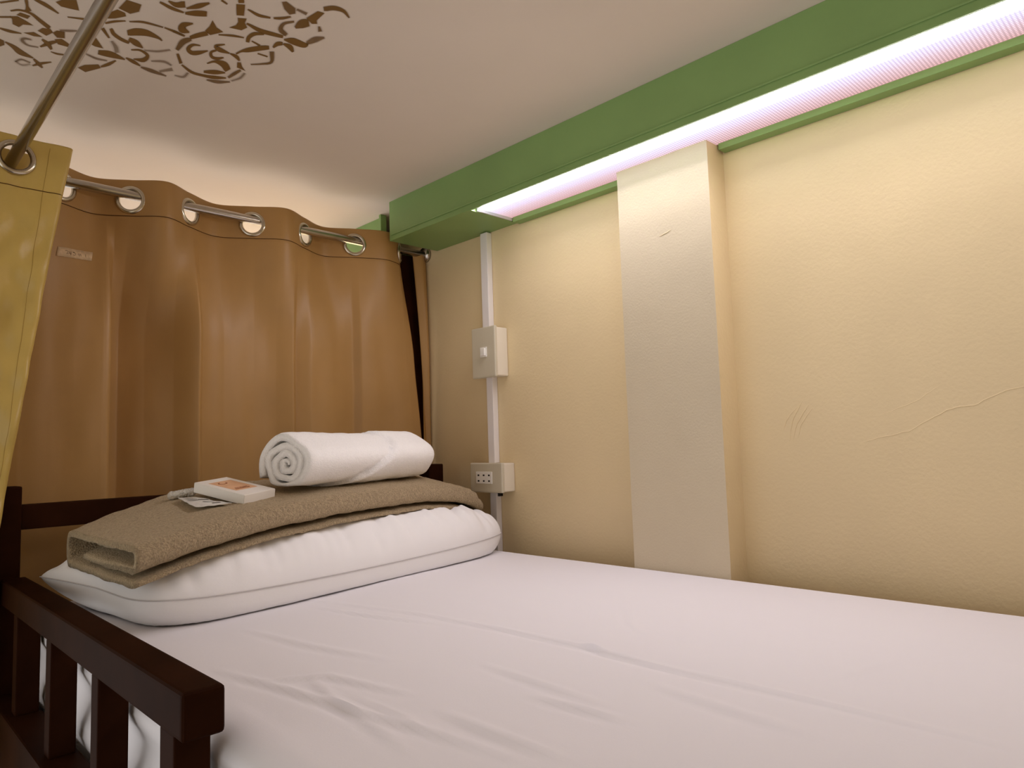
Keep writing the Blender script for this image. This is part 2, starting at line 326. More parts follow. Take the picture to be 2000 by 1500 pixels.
# stencilled scrollwork on the ceiling
STENCIL = [
(1,[10241,11472,10154,11356,10067,11241,10072,11221,10159,11335,10246,11449]),
(1,[10002,11176,9992,11213,9981,11249,9970,11286,9962,11322,9956,11359,9952,11397,9949,11434,9946,11472,9898,11395,9911,11373,9924,11352,9937,11330,9949,11303,9958,11269,9967,11230,9975,11189,9984,11150]),
(1,[9904,11096,9871,11110,9838,11125,9805,11139,9769,11155,9730,11171,9688,11188,9644,11206,9600,11224,9599,11213,9642,11177,9685,11139,9727,11105,9767,11078,9803,11062,9837,11054,9870,11048,9903,11042]),
(1,[9680,10947,9629,10841,9495,10722,9411,10956,9512,10983,9607,11005]),
(1,[10100,11590,10079,11565,10059,11538,10038,11515,10014,11499,9985,11488,9952,11483,9918,11484,9885,11493,9854,11515,9823,11546,9790,11583,9757,11618,9723,11648,9689,11678,9655,11709,9621,11739,9614,11653,9649,11625,9683,11598,9717,11571,9750,11545,9783,11518,9817,11489,9850,11464,9885,11447,9919,11441,9955,11443,9988,11451,10018,11465,10043,11486,10064,11514,10083,11545,10103,11574]),
(1,[10020,11638,9993,11549,9883,11549,9897,11642]),
(1,[10184,11862,10125,11811,10067,11760,10072,11731,10130,11783,10188,11834]),
(1,[10072,11731,10008,11675,9901,11728,9805,11777,9919,11843,9949,11954,10016,11928,10042,11803]),
(1,[10137,12190,10107,12194,10076,12200,10044,12203,10013,12200,9981,12189,9950,12171,9920,12150,9889,12131,9890,12118,9922,12121,9955,12124,9986,12127,10017,12131,10048,12135,10078,12141,10108,12146,10139,12152]),
(1,[9859,12080,9757,11973,9643,12031,9738,12079]),
(1,[9716,11885,9680,11768,9598,11730,9558,11799,9607,11947]),
(0.9,[9544,11804,9512,11706,9434,11672,9396,11851,9472,11899]),
(1,[9482,11980,9418,11905,9306,11989,9300,12077,9420,12089]),
(1,[9600,12353,9580,12318,9560,12282,9541,12248,9522,12213,9505,12177,9489,12140,9472,12102,9455,12064,9473,12009,9493,12038,9513,12065,9532,12096,9551,12133,9567,12179,9581,12229,9594,12281,9608,12332]),
(1,[9624,12124,9602,12152,9579,12180,9558,12207,9540,12231,9524,12254,9508,12279,9491,12306,9473,12334,9463,12300,9477,12262,9491,12221,9507,12181,9527,12146,9550,12122,9574,12106,9598,12095,9621,12082]),
(0.6,[9753,12207,9773,12209,9793,12210,9813,12213,9829,12223,9842,12242,9852,12268,9856,12306,9848,12348,9832,12377,9809,12402,9783,12422,9755,12433,9725,12431,9694,12419,9661,12404,9629,12390,9630,12377,9663,12387,9696,12400,9727,12408,9755,12406,9781,12390,9805,12364,9825,12335,9835,12314,9836,12310,9834,12300,9829,12282,9820,12265,9808,12253,9790,12243,9770,12235,9751,12226]),
(1,[10092,12479,10049,12513,10024,12637,10054,12736]),
(1,[10014,12546,9988,12573,9961,12600,9935,12627,9910,12656,9886,12689,9862,12728,9833,12767,9798,12795,9757,12805,9713,12803,9668,12796,9624,12792,9624,12770,9669,12736,9715,12702,9758,12670,9794,12642,9822,12619,9848,12598,9874,12577,9903,12559,9931,12546,9959,12539,9986,12533,10013,12526]),
(0.6,[9802,13080,9788,13046,9774,13009,9760,12979,9742,12959,9719,12953,9691,12958,9661,12967,9631,12974,9632,12959,9661,12948,9692,12934,9721,12926,9746,12931,9766,12955,9780,12992,9792,13033,9805,13072]),
(0.4,[9804,13081,9777,13100,9750,13122,9724,13139,9698,13142,9676,13124,9657,13093,9639,13058,9621,13025,9624,13013,9643,13041,9662,13072,9681,13098,9701,13112,9724,13112,9750,13100,9777,13084,9803,13071]),
(1,[9608,12820,9586,12859,9563,12899,9540,12936,9521,12967,9503,12987,9488,13001,9473,13013,9457,13026,9454,13008,9467,12977,9479,12945,9492,12914,9510,12885,9531,12858,9555,12835,9580,12812,9604,12789]),
(1,[9574,13050,9556,13021,9538,12993,9519,12964,9498,12930,9472,12888,9443,12839,9413,12788,9384,12738,9387,12725,9420,12760,9455,12793,9487,12828,9515,12866,9536,12906,9552,12948,9565,12990,9580,13031]),
(1,[9451,12405,9431,12411,9410,12419,9389,12424,9366,12423,9342,12414,9317,12398,9292,12380,9267,12364,9270,12344,9296,12354,9322,12365,9348,12375,9371,12382,9392,12386,9412,12389,9432,12390,9452,12391]),
(1,[9483,11235,9390,11193,9296,11152,9303,11112,9394,11168,9485,11223]),
(0.6,[9480,11674,9453,11658,9426,11642,9400,11625,9376,11607,9355,11588,9336,11569,9319,11549,9301,11529,9304,11515,9323,11529,9342,11542,9362,11556,9383,11572,9407,11590,9432,11610,9458,11630,9484,11651]),
(1,[9061,10905,9065,10714,9007,10584,8917,10600,8885,10668,8983,10820]),
(0.9,[9002,10532,8978,10265,8806,10250,8784,10434,8855,10561]),
(1,[9041,11053,9019,11021,8998,10989,8977,10958,8954,10926,8929,10895,8902,10863,8875,10831,8848,10800,8851,10789,8880,10813,8910,10837,8939,10862,8966,10890,8989,10923,9010,10957,9030,10993,9050,11028]),
(0.9,[8799,10780,8762,10753,8727,10726,8689,10700,8645,10677,8590,10659,8528,10644,8462,10630,8396,10615,8400,10598,8466,10606,8533,10612,8597,10622,8653,10639,8698,10665,8735,10699,8768,10735,8802,10769]),
(0.9,[8370,10609,8337,10613,8305,10619,8271,10623,8236,10628,8199,10633,8161,10637,8121,10641,8082,10645,8087,10611,8127,10603,8167,10594,8206,10587,8243,10582,8277,10582,8310,10585,8341,10588,8373,10591]),
(1,[9049,11236,8976,11329,8902,11423,8899,11408,8969,11292,9037,11179]),
(1,[8954,11161,8939,11191,8925,11224,8907,11259,8884,11291,8856,11316,8825,11338,8792,11356,8761,11370,8731,11380,8702,11385,8673,11388,8645,11392,8651,11324,8680,11317,8709,11310,8736,11302,8764,11292,8794,11277,8824,11260,8853,11241,8876,11221,8893,11200,8907,11176,8922,11147,8938,11118]),
(1,[8707,11156,8685,11134,8664,11112,8644,11093,8623,11074,8598,11053,8572,11031,8544,11011,8515,10994,8480,10980,8438,10970,8397,10962,8363,10959,8340,10959,8324,10965,8310,10972,8293,10979,8293,10968,8309,10951,8324,10934,8342,10917,8369,10900,8406,10880,8452,10858,8500,10840,8544,10833,8583,10838,8618,10851,8649,10871,8677,10894,8701,10923,8721,10958,8738,10992,8755,11025]),
(1,[8664,11291,8637,11313,8609,11337,8582,11358,8556,11372,8530,11379,8504,11380,8476,11378,8449,11379,8449,11361,8476,11323,8504,11285,8531,11249,8559,11223,8588,11209,8615,11204,8641,11204,8668,11201]),
(1,[9054,11769,9047,11545,8897,11781,8994,11790]),
(0.5,[8850,11487,8827,11528,8804,11569,8782,11609,8764,11645,8750,11676,8738,11707,8726,11741,8712,11777,8691,11747,8703,11711,8714,11673,8728,11632,8746,11592,8770,11558,8796,11527,8822,11500,8847,11471]),
(1,[8895,12007,8856,12000,8818,11994,8781,11988,8742,11978,8699,11965,8651,11948,8602,11930,8552,11913,8556,11886,8610,11859,8665,11830,8719,11806,8769,11796,8813,11804,8850,11826,8884,11853,8919,11876]),
(0.6,[9041,12123,9003,12140,8963,12158,8924,12173,8886,12180,8850,12175,8816,12162,8784,12145,8751,12131,8755,12110,8789,12119,8822,12128,8856,12136,8891,12139,8927,12136,8965,12128,9004,12119,9042,12110]),
(1,[9027,12644,8968,12490,8815,12337,8765,12417,8915,12715]),
(1,[8755,12390,8736,12356,8718,12324,8700,12288,8683,12247,8670,12197,8660,12143,8651,12088,8641,12034,8649,12019,8666,12061,8682,12102,8699,12143,8714,12183,8728,12225,8742,12267,8755,12311,8769,12355]),
(1,[8541,11854,8513,11873,8485,11894,8457,11912,8429,11928,8401,11938,8372,11944,8343,11950,8314,11956,8316,11929,8346,11904,8376,11877,8406,11853,8435,11835,8463,11826,8490,11823,8516,11822,8543,11821]),
(1,[8550,11549,8524,11530,8498,11508,8473,11492,8446,11488,8414,11497,8378,11517,8346,11543,8330,11567,8329,11585,8332,11617,8339,11651,8348,11678,8362,11702,8386,11728,8416,11754,8445,11781,8441,11801,8406,11802,8369,11807,8333,11804,8304,11780,8288,11726,8284,11659,8291,11589,8312,11525,8343,11487,8380,11463,8418,11447,8453,11443,8482,11453,8508,11475,8532,11501,8557,11525]),
(0.7,[8279,11993,8240,12006,8201,12019,8160,12031,8115,12037,8064,12036,8008,12029,7950,12020,7893,12012,7897,11990,7958,11974,8020,11956,8079,11941,8132,11932,8176,11933,8213,11940,8249,11950,8285,11958]),
(0.5,[8218,11683,8178,11656,8138,11628,8099,11604,8065,11589,8034,11586,8006,11593,7977,11603,7947,11612,7949,11593,7979,11576,8009,11557,8041,11543,8075,11543,8111,11563,8148,11596,8185,11634,8222,11670]),
(0.5,[8013,11931,7945,11844,7877,11757,7908,11684,7966,11792,8025,11900]),
(0.5,[7786,11893,7753,11891,7718,11892,7686,11887,7661,11867,7649,11826,7648,11774,7652,11722,7653,11673,7667,11661,7668,11709,7667,11759,7669,11800,7678,11830,7697,11850,7725,11861,7758,11869,7789,11879]),
(0.5,[8395,11427,8355,11406,8314,11387,8274,11365,8236,11336,8202,11297,8171,11252,8141,11205,8111,11160,8117,11146,8149,11187,8180,11230,8212,11270,8246,11306,8282,11336,8321,11362,8360,11386,8399,11411]),
(1,[8624,10031,8581,10045,8538,10060,8495,10074,8452,10081,8413,10080,8376,10074,8339,10064,8303,10056,8307,10030,8346,10028,8384,10025,8422,10022,8460,10019,8500,10014,8542,10008,8585,10001,8626,9995]),
(1,[8543,9923,8517,9940,8490,9958,8461,9974,8431,9979,8402,9969,8377,9949,8355,9928,8334,9910,8390,9775,8408,9805,8424,9835,8439,9860,8454,9878,8472,9889,8494,9894,8520,9895,8545,9898]),
(1,[8300,9923,8269,9893,8237,9865,8206,9834,8179,9796,8158,9751,8142,9700,8127,9647,8112,9596,8121,9581,8148,9612,8175,9642,8201,9674,8225,9710,8246,9754,8266,9805,8286,9858,8306,9910]),
(1,[8264,10064,8235,10051,8206,10038,8177,10025,8149,10009,8120,9989,8091,9967,8061,9944,8032,9921,8073,9804,8103,9825,8133,9846,8162,9867,8190,9892,8215,9921,8237,9953,8259,9985,8280,10018]),
(1,[8114,10217,8142,10234,8172,10251,8200,10272,8223,10304,8234,10356,8233,10420,8216,10490,8179,10551,8142,10564,8114,10547,8091,10521,8069,10498,8073,10476,8103,10452,8134,10428,8156,10404,8156,10394,8146,10407,8148,10411,8154,10404,8159,10390,8156,10361,8142,10321,8123,10278,8106,10236]),
(0.8,[8238,10619,8173,10625,8107,10632,8110,10610,8177,10598,8243,10586]),
(1,[7922,9965,7819,10100,7700,10144,7811,10342,7898,10285,7892,10132]),
(1,[7980,10642,7963,10610,7946,10577,7929,10546,7912,10514,7893,10481,7874,10447,7854,10413,7834,10378,7881,10288,7901,10321,7921,10355,7941,10389,7959,10425,7976,10462,7990,10501,8003,10539,8017,10577]),
(0.8,[8003,10615,8023,10644,8044,10672,8065,10710,8079,10767,8080,10841,8072,10919,8061,10997,8052,11072,8017,11090,8015,11020,8014,10949,8012,10888,8008,10842,8002,10806,7992,10768,7979,10726,7966,10682]),
(1,[7995,11202,7927,11332,7857,11466,7841,11423,7914,11298,7985,11176]),
(1,[7821,11494,7772,11533,7721,11574,7670,11612,7618,11638,7569,11646,7521,11642,7475,11632,7430,11622,7385,11615,7339,11606,7295,11594,7254,11575,7218,11547,7186,11513,7156,11477,7125,11442,7137,11411,7175,11428,7212,11444,7249,11461,7287,11478,7326,11499,7365,11521,7406,11541,7448,11557,7492,11568,7537,11577,7582,11579,7628,11573,7674,11555,7723,11527,7773,11495,7822,11464]),
(0.7,[7332,11706,7290,11704,7246,11703,7203,11699,7162,11682,7124,11651,7091,11608,7059,11562,7027,11519,7035,11500,7076,11523,7116,11547,7156,11570,7194,11591,7231,11612,7267,11632,7305,11652,7342,11673]),
(0.8,[7089,11393,7081,11349,7073,11305,7066,11262,7059,11219,7053,11176,7048,11132,7044,11089,7039,11045,7066,11012,7075,11051,7084,11089,7093,11128,7100,11171,7105,11217,7108,11266,7111,11316,7113,11366]),
(0.5,[7016,11462,6995,11417,6973,11373,6953,11328,6940,11279,6937,11227,6941,11175,6948,11124,6953,11075,6967,11067,6963,11116,6958,11165,6955,11212,6958,11258,6968,11305,6985,11353,7004,11402,7023,11451]),
(1,[7711,10265,7668,10240,7626,10215,7584,10191,7544,10169,7507,10149,7472,10131,7437,10114,7402,10096,7407,10080,7445,10090,7482,10099,7520,10111,7558,10128,7598,10153,7637,10184,7677,10217,7716,10249]),
(1,[7819,10721,7845,10729,7871,10735,7897,10745,7917,10765,7931,10801,7939,10846,7941,10896,7934,10951,7912,11002,7885,11037,7855,11060,7826,11071,7800,11067,7777,11051,7756,11027,7736,10996,7717,10955,7701,10906,7685,10855,7668,10805,7674,10795,7701,10823,7728,10852,7755,10879,7778,10902,7799,10924,7817,10944,7833,10959,7846,10965,7861,10961,7879,10950,7893,10936,7897,10931,7900,10916,7902,10881,7899,10843,7892,10812,7880,10790,7860,10772,7837,10755,7814,10738]),
(1,[7548,10448,7575,10475,7606,10503,7632,10532,7647,10568,7629,10634,7599,10670,7566,10694,7532,10707,7498,10706,7463,10693,7427,10677,7392,10662,7398,10639,7439,10627,7481,10616,7519,10604,7550,10593,7576,10584,7600,10578,7612,10576,7610,10596,7607,10577,7588,10541,7563,10501,7541,10462]),
(1,[7590,10687,7601,10711,7614,10737,7624,10765,7628,10800,7620,10842,7605,10884,7585,10923,7562,10953,7537,10969,7511,10975,7486,10973,7463,10962,7445,10940,7431,10909,7420,10876,7407,10845,7418,10824,7436,10844,7454,10865,7472,10882,7489,10893,7507,10901,7527,10906,7546,10906,7560,10900,7573,10886,7587,10861,7598,10834,7603,10813,7602,10794,7593,10771,7582,10745,7571,10719]),
(1,[7533,11177,7514,11143,7497,11107,7478,11077,7455,11062,7422,11064,7384,11077,7346,11097,7318,11117,7300,11134,7279,11157,7250,11192,7219,11229,7195,11097,7223,11059,7252,11016,7290,10970,7334,10941,7376,10937,7414,10951,7448,10975,7476,11004,7497,11039,7512,11081,7525,11125,7539,11167]),
(1,[7463,11487,7425,11472,7386,11457,7349,11441,7315,11419,7285,11390,7258,11356,7232,11319,7206,11284,7218,11254,7254,11262,7290,11269,7326,11279,7360,11296,7393,11322,7424,11355,7454,11391,7485,11425]),
(1,[7370,10661,7342,10675,7313,10688,7287,10702,7266,10713,7249,10723,7230,10735,7210,10749,7189,10764,7186,10740,7205,10712,7224,10681,7246,10652,7272,10630,7300,10623,7326,10626,7350,10633,7374,10638]),
(1,[7181,10824,7151,10798,7091,10902,6986,10992,7125,10972]),
(1,[7842,9244,7828,9275,7814,9307,7764,9262,7778,9231,7792,9199]),
(1,[7817,9363,7765,9482,7712,9603,7643,9551,7689,9424,7735,9301]),
(1,[7669,9664,7580,9601,7561,9711,7483,9805,7516,9916,7670,9969,7616,9856,7624,9751]),
(1,[7652,9379,7607,9394,7562,9411,7517,9425,7474,9430,7434,9422,7398,9405,7364,9385,7329,9367,7339,9339,7376,9350,7413,9361,7449,9371,7486,9377,7526,9378,7568,9374,7611,9369,7653,9365]),
(0.9,[7274,9338,7252,9322,7229,9308,7207,9291,7186,9269,7167,9241,7151,9210,7135,9177,7120,9145,7130,9129,7150,9154,7170,9180,7190,9204,7209,9227,7229,9248,7249,9267,7269,9287,7289,9307]),
(0.8,[7365,8895,7335,8853,7170,8915,7116,9020,7157,9088,7268,9017]),
(0.7,[7131,8925,7056,8934,6980,8944,6991,8898,7064,8900,7136,8902]),
(1,[7517,9722,7462,9741,7406,9763,7350,9781,7297,9792,7248,9792,7204,9784,7164,9772,7124,9761,7083,9750,7044,9738,7005,9725,6966,9712,6988,9646,7029,9653,7070,9660,7110,9667,7152,9674,7193,9683,7233,9693,7274,9701,7317,9705,7364,9705,7416,9702,7469,9696,7522,9692]),
(1,[7224,9794,7254,9804,7286,9812,7317,9825,7342,9847,7358,9881,7368,9922,7373,9966,7373,10011,7366,10057,7353,10099,7340,10134,7328,10168,7294,10157,7305,10121,7316,10087,7324,10059,7327,10035,7326,10006,7321,9972,7314,9941,7303,9913,7288,9889,7265,9865,7239,9842,7214,9818]),
(1,[7271,10102,7200,10123,7129,10146,7134,10113,7204,10099,7274,10086]),
(1,[7298,10597,7291,10569,7285,10540,7277,10512,7266,10489,7250,10471,7231,10457,7209,10441,7185,10418,7160,10386,7132,10348,7105,10308,7078,10270,7054,10236,7030,10203,7007,10170,6983,10136,7030,10048,7057,10076,7083,10102,7110,10131,7136,10163,7164,10200,7191,10241,7217,10282,7238,10321,7254,10356,7267,10390,7277,10424,7286,10457,7294,10490,7300,10521,7305,10552,7310,10582]),
(1,[7052,10377,6975,10369,6898,10362,6904,10339,6982,10346,7059,10354]),
(0.8,[6995,10748,6963,10719,6930,10691,6898,10661,6868,10630,6837,10599,6803,10567,6776,10527,6767,10468,6785,10389,6820,10307,6859,10228,6892,10154,6932,10193,6893,10265,6851,10338,6817,10402,6801,10449,6804,10489,6824,10529,6853,10566,6882,10603,6909,10639,6939,10672,6970,10704,7001,10737]),
(1,[6942,10048,6937,10019,6932,9989,6926,9965,6920,9949,6913,9937,6904,9923,6892,9907,6879,9891,6917,9818,6932,9828,6948,9838,6965,9854,6976,9882,6978,9920,6973,9961,6965,10000,6959,10037]),
(1,[6865,9868,6835,9881,6806,9895,6780,9907,6761,9918,6744,9927,6722,9939,6696,9956,6669,9973,6664,9944,6686,9909,6709,9872,6736,9835,6769,9807,6801,9799,6828,9805,6852,9816,6875,9826]),
(1,[6914,9744,6880,9750,6846,9756,6813,9761,6780,9764,6740,9763,6692,9760,6645,9753,6608,9740,6585,9719,6577,9690,6578,9665,6579,9644,6610,9602,6623,9609,6633,9614,6642,9611,6657,9610,6691,9607,6738,9602,6789,9600,6833,9608,6864,9628,6887,9657,6905,9689,6924,9719]),
(0.7,[6589,9614,6573,9578,6557,9543,6543,9509,6530,9474,6519,9435,6509,9392,6499,9346,6488,9301,6503,9280,6531,9301,6560,9321,6587,9345,6609,9377,6622,9419,6629,9466,6633,9514,6638,9560]),
(0.8,[6698,9083,6666,9141,6633,9199,6612,9163,6653,9119,6693,9075]),
(0.8,[6965,9561,6999,9542,7033,9524,7059,9508,7071,9496,7081,9478,7092,9445,7100,9405,7101,9367,7091,9332,7071,9297,7047,9262,7025,9226,7040,9201,7065,9233,7091,9265,7115,9298,7131,9337,7137,9383,7135,9435,7124,9491,7100,9547,7064,9587,7027,9607,6992,9620,6960,9634]),
(0.9,[6926,9343,6908,9319,6890,9297,6873,9279,6859,9264,6849,9246,6838,9222,6826,9193,6814,9165,6908,9026,6926,9045,6945,9064,6963,9089,6977,9125,6980,9172,6974,9221,6965,9269,6958,9315]),
(1,[6929,9012,6889,8758,6809,8734,6806,8966,6759,9037,6807,9079]),
(0.9,[6825,8685,6803,8657,6784,8628,6764,8602,6742,8582,6715,8565,6683,8551,6650,8541,6619,8538,6587,8544,6552,8560,6514,8581,6476,8600,6476,8592,6513,8562,6550,8530,6589,8501,6630,8481,6672,8474,6712,8476,6751,8485,6785,8500,6813,8523,6836,8552,6856,8582,6876,8611]),
(1,[8011,9425,7967,9438,7922,9451,7922,9441,7968,9417,8013,9393])]

def stencil():
    V = []; F = []; A = []
    a0 = Vector((-1.030, 1.134)); d0 = (Vector((-0.675, 0.820)) - a0).normalized()
    def mirror(p):
        q = p - a0; return a0 + 2 * d0 * q.dot(d0) - q
    zi = 0
    for flip in (False, True):
        for al, flat in STENCIL:
            P = [Vector((-flat[i] * 1e-4, flat[i + 1] * 1e-4)) for i in range(0, len(flat), 2)]
            if flip: P = [mirror(p) for p in P]
            ar = sum(P[i].x * P[(i+1) % len(P)].y - P[(i+1) % len(P)].x * P[i].y for i in range(len(P)))
            if ar < 0: P = P[::-1]
            n = len(P); z = ZC - 0.00025 - 0.000004 * zi; zi += 1
            rim = 0.0022 + 0.0045 * (1 - al)
            nor = []
            for i in range(n):
                t = (P[(i + 1) % n] - P[i - 1])
                nor.append(Vector((t.y, -t.x)).normalized() if t.length > 1e-9 else Vector((0, 0)))
            b = len(V)
            for i in range(n): V.append((P[i].x + nor[i].x * .0004, P[i].y + nor[i].y * .0004, z)); A.append(min(1, al))
            for i in range(n): V.append((P[i].x + nor[i].x * rim * .35, P[i].y + nor[i].y * rim * .35, z)); A.append(al * .38)
            for i in range(n): V.append((P[i].x + nor[i].x * rim, P[i].y + nor[i].y * rim, z)); A.append(0)
            F.append(tuple(range(b, b + n)))
            for r in (0, n):
                for i in range(n):
                    j = (i + 1) % n; F.append((b + r + i, b + r + j, b + r + n + j, b + r + n + i))
    o = pyd('stencil_scrollwork', V, F, 'stencil_paint', ceiling)
    at = o.data.attributes.new('paint', 'FLOAT', 'POINT')
    at.data.foreach_set('value', A)
    tag(o, 'brown sprayed scrollwork stencil')
stencil()

# ------------------------------------------------------------------ bed frame
bed = thing('bunk_bed', (-0.5, 0.5, FLOOR), 'dark espresso wooden bunk bed with slatted guard rail and headboard', 'bed')
W = 'espresso_wood'
XO, XI = -0.967, -0.932
box('guard_top_rail', (XO, 0.602, 0.011), (XI, 1.398, 0.050), W, bed, 0.0045, 3)
for y in (0.625, 0.845, 1.055, 1.265):
    box('guard_slat', (XO + 0.002, y, -0.130), (XI - 0.003, y + (0.034 if y < 0.7 else 0.026), 0.012), W, bed, 0.002)
box('side_rail', (-0.977, -0.70, -0.260), (-0.930, 1.398, -0.130), W, bed, 0.003)
box('side_rail', (-0.040, -0.70, -0.260), (-0.006, 1.398, -0.130), W, bed, 0.003)
for x0, x1 in ((-0.992, -0.940), (-0.104, -0.060)):
    box('headboard_post', (x0, 1.398, FLOOR), (x1, 1.444, 0.196), W, bed, 0.003)
for x0, x1 in ((-0.992, -0.940), (-0.104, -0.060)):
    box('foot_post', (x0, -0.746, FLOOR), (x1, -0.700, 0.05), W, bed, 0.003)
box('headboard_rail', (-0.940, 1.408, 0.1245), (-0.104, 1.436, 0.1650), W, bed, 0.002)
box('headboard_rail', (-0.940, 1.408, -0.240), (-0.104, 1.436, -0.130), W, bed, 0.002)
box('foot_rail', (-0.940, -0.735, -0.240), (-0.104, -0.708, -0.130), W, bed, 0.002)
box('bed_base', (-0.930, -0.70, -0.215), (-0.040, 1.398, -0.195), W, bed)
fix(bed)

# ------------------------------------------------------------------ mattress in its sheet
WR=[([(-0.606, 1.075), (-0.549, 0.837), (-0.533, 0.674), (-0.53, 0.549), (-0.534, 0.467), (-0.531, 0.383), (-0.529, 0.283), (-0.529, 0.147)],0.005,0.002),
([(-0.525, 0.569), (-0.533, 0.524), (-0.53, 0.47)],0.003,0.0022),
([(-0.854, 0.808), (-0.832, 0.695), (-0.818, 0.584), (-0.802, 0.504), (-0.791, 0.41)],0.006,0.002),
([(-0.799, 0.704), (-0.816, 0.632), (-0.825, 0.556), (-0.838, 0.477)],0.006,0.0016),
([(-0.799, 0.623), (-0.797, 0.541), (-0.803, 0.514)],0.005,0.0012),
([(-0.686, 0.49), (-0.679, 0.438), (-0.675, 0.386)],0.006,0.0018),
([(-0.626, 1.014), (-0.606, 0.895), (-0.568, 0.777)],0.004,0.0016),
([(-0.842, 0.743), (-0.784, 0.698), (-0.759, 0.586)],0.006,0.0016),
([(-0.651, 0.593), (-0.656, 0.511), (-0.657, 0.426)],0.006,0.0014),
([(-0.473, 0.305), (-0.417, 0.287), (-0.348, 0.27)],0.004,0.001),
([(-0.309, 0.658), (-0.404, 0.583), (-0.437, 0.543)],0.004,0.001),
([(-0.584, 0.426), (-0.596, 0.336), (-0.603, 0.252)],0.008,0.0012),
([(-0.757, 0.962), (-0.74, 0.825), (-0.71, 0.692)],0.007,0.0012),
([(-0.768, 0.526), (-0.768, 0.457), (-0.765, 0.38)],0.007,0.0018),
([(-0.893, 0.711), (-0.896, 0.604), (-0.901, 0.508)],0.008,0.003),
([(-0.922, 0.65), (-0.926, 0.577), (-0.925, 0.535)],0.008,0.003),
]

def sheet_z(x, y):
    z = 0.0014 * noise.noise((x * 5, y * 4, 0.3)) + 0.0006 * noise.noise((x * 22, y * 9, 2))
    for pts, w, a in WR:
        best = 9; bt = 0; sgn = 1; m = len(pts) - 1
        if x < min(p[0] for p in pts) - .05 or x > max(p[0] for p in pts) + .05 or y < min(p[1] for p in pts) - .05 or y > max(p[1] for p in pts) + .05: continue
        for i in range(m):
            ax, ay = pts[i]; bx, by = pts[i + 1]; dx, dy = bx - ax, by - ay
            t = max(0, min(1, ((x - ax) * dx + (y - ay) * dy) / (dx * dx + dy * dy)))
            ex, ey = x - ax - dx * t, y - ay - dy * t; dd = math.hypot(ex, ey)
            if dd < best: best = dd; bt = (i + t) / m; sgn = 1 if dx * ey - dy * ex > 0 else -1
        fade = math.sin(math.pi * max(0.04, min(.96, bt))) ** 0.6
        s = best * sgn / w
        z += a * fade * 1.7 * (math.exp(-s * s * 1.2) - 0.55 * math.exp(-(s + 1.5) ** 2))
    return z
def make_mattress():
    XA, XB, H = -0.921, -0.062, -0.194
    prof = []
    zs = [H, H + .004, H + .012, H + .024, H + .036, H + .050, H + .064, H + .078, H + .092, H + .106, H + .120, H + .134, H + .146, H + .158, H + .170]
    for z in zs: prof.append(('L', z))
    for k in range(6): prof.append(('CL', k / 6 * math.pi / 2))
    nx = 150
    for i in range(nx + 1): prof.append(('T', i / nx))
    for k in range(1, 5): prof.append(('CR', k / 4 * math.pi / 2))
    prof.append(('R', H))
    R_ = 0.024; R2 = 0.012
    ny = 330; V = []; F = []
    ys = [lerp(-0.70, 1.396, j / ny) for j in range(ny + 1)]
    for y in ys:
        endd = 1 - 0.0
        for kind, q in prof:
            if kind == 'L':
                bul = 0.007 * math.cos((q - H) / 0.170 * 4 * math.pi + 0.4) + 0.005 * noise.noise((q * 20, y * 4, 5))
                x = XA + (0.010 if q <= H else 0) - bul; z = q
            elif kind == 'CL':
                x = XA + R_ - R_ * math.cos(q) - 0.007 * math.cos(0.4) * math.cos(q) ** 2 + 0.003 * noise.noise((q, y * 9, 5)); z = -R_ + R_ * math.sin(q)
            elif kind == 'T':
                x = lerp(XA + R_, XB - R2, q); z = sheet_z(x, y) * sstep(0, .03, q) * (1 - sstep(.98, 1, q))
            elif kind == 'CR':
                x = XB - R2 + R2 * math.sin(q); z = -R2 + R2 * math.cos(q)
            else: x, z = XB, q
            V.append((x, y, z))
    w = len(prof)
    for j in range(ny):
        for c in range(w - 1):
            a = j * w + c; F.append((a, a + w, a + w + 1, a + 1))
    F.append(tuple(range(w)))
    F.append(tuple(range(ny * w, ny * w + w))[::-1])
    F.append((0, w - 1, ny * w + w - 1, ny * w))
    o = pyd('mattress', V, F, 'sheet_cotton')
    for p in o.data.polygons: p.use_smooth = len(p.vertices) == 4
    tag(o, 'single mattress covered with a creased white sheet behind the guard rail', 'mattress')
make_mattress()

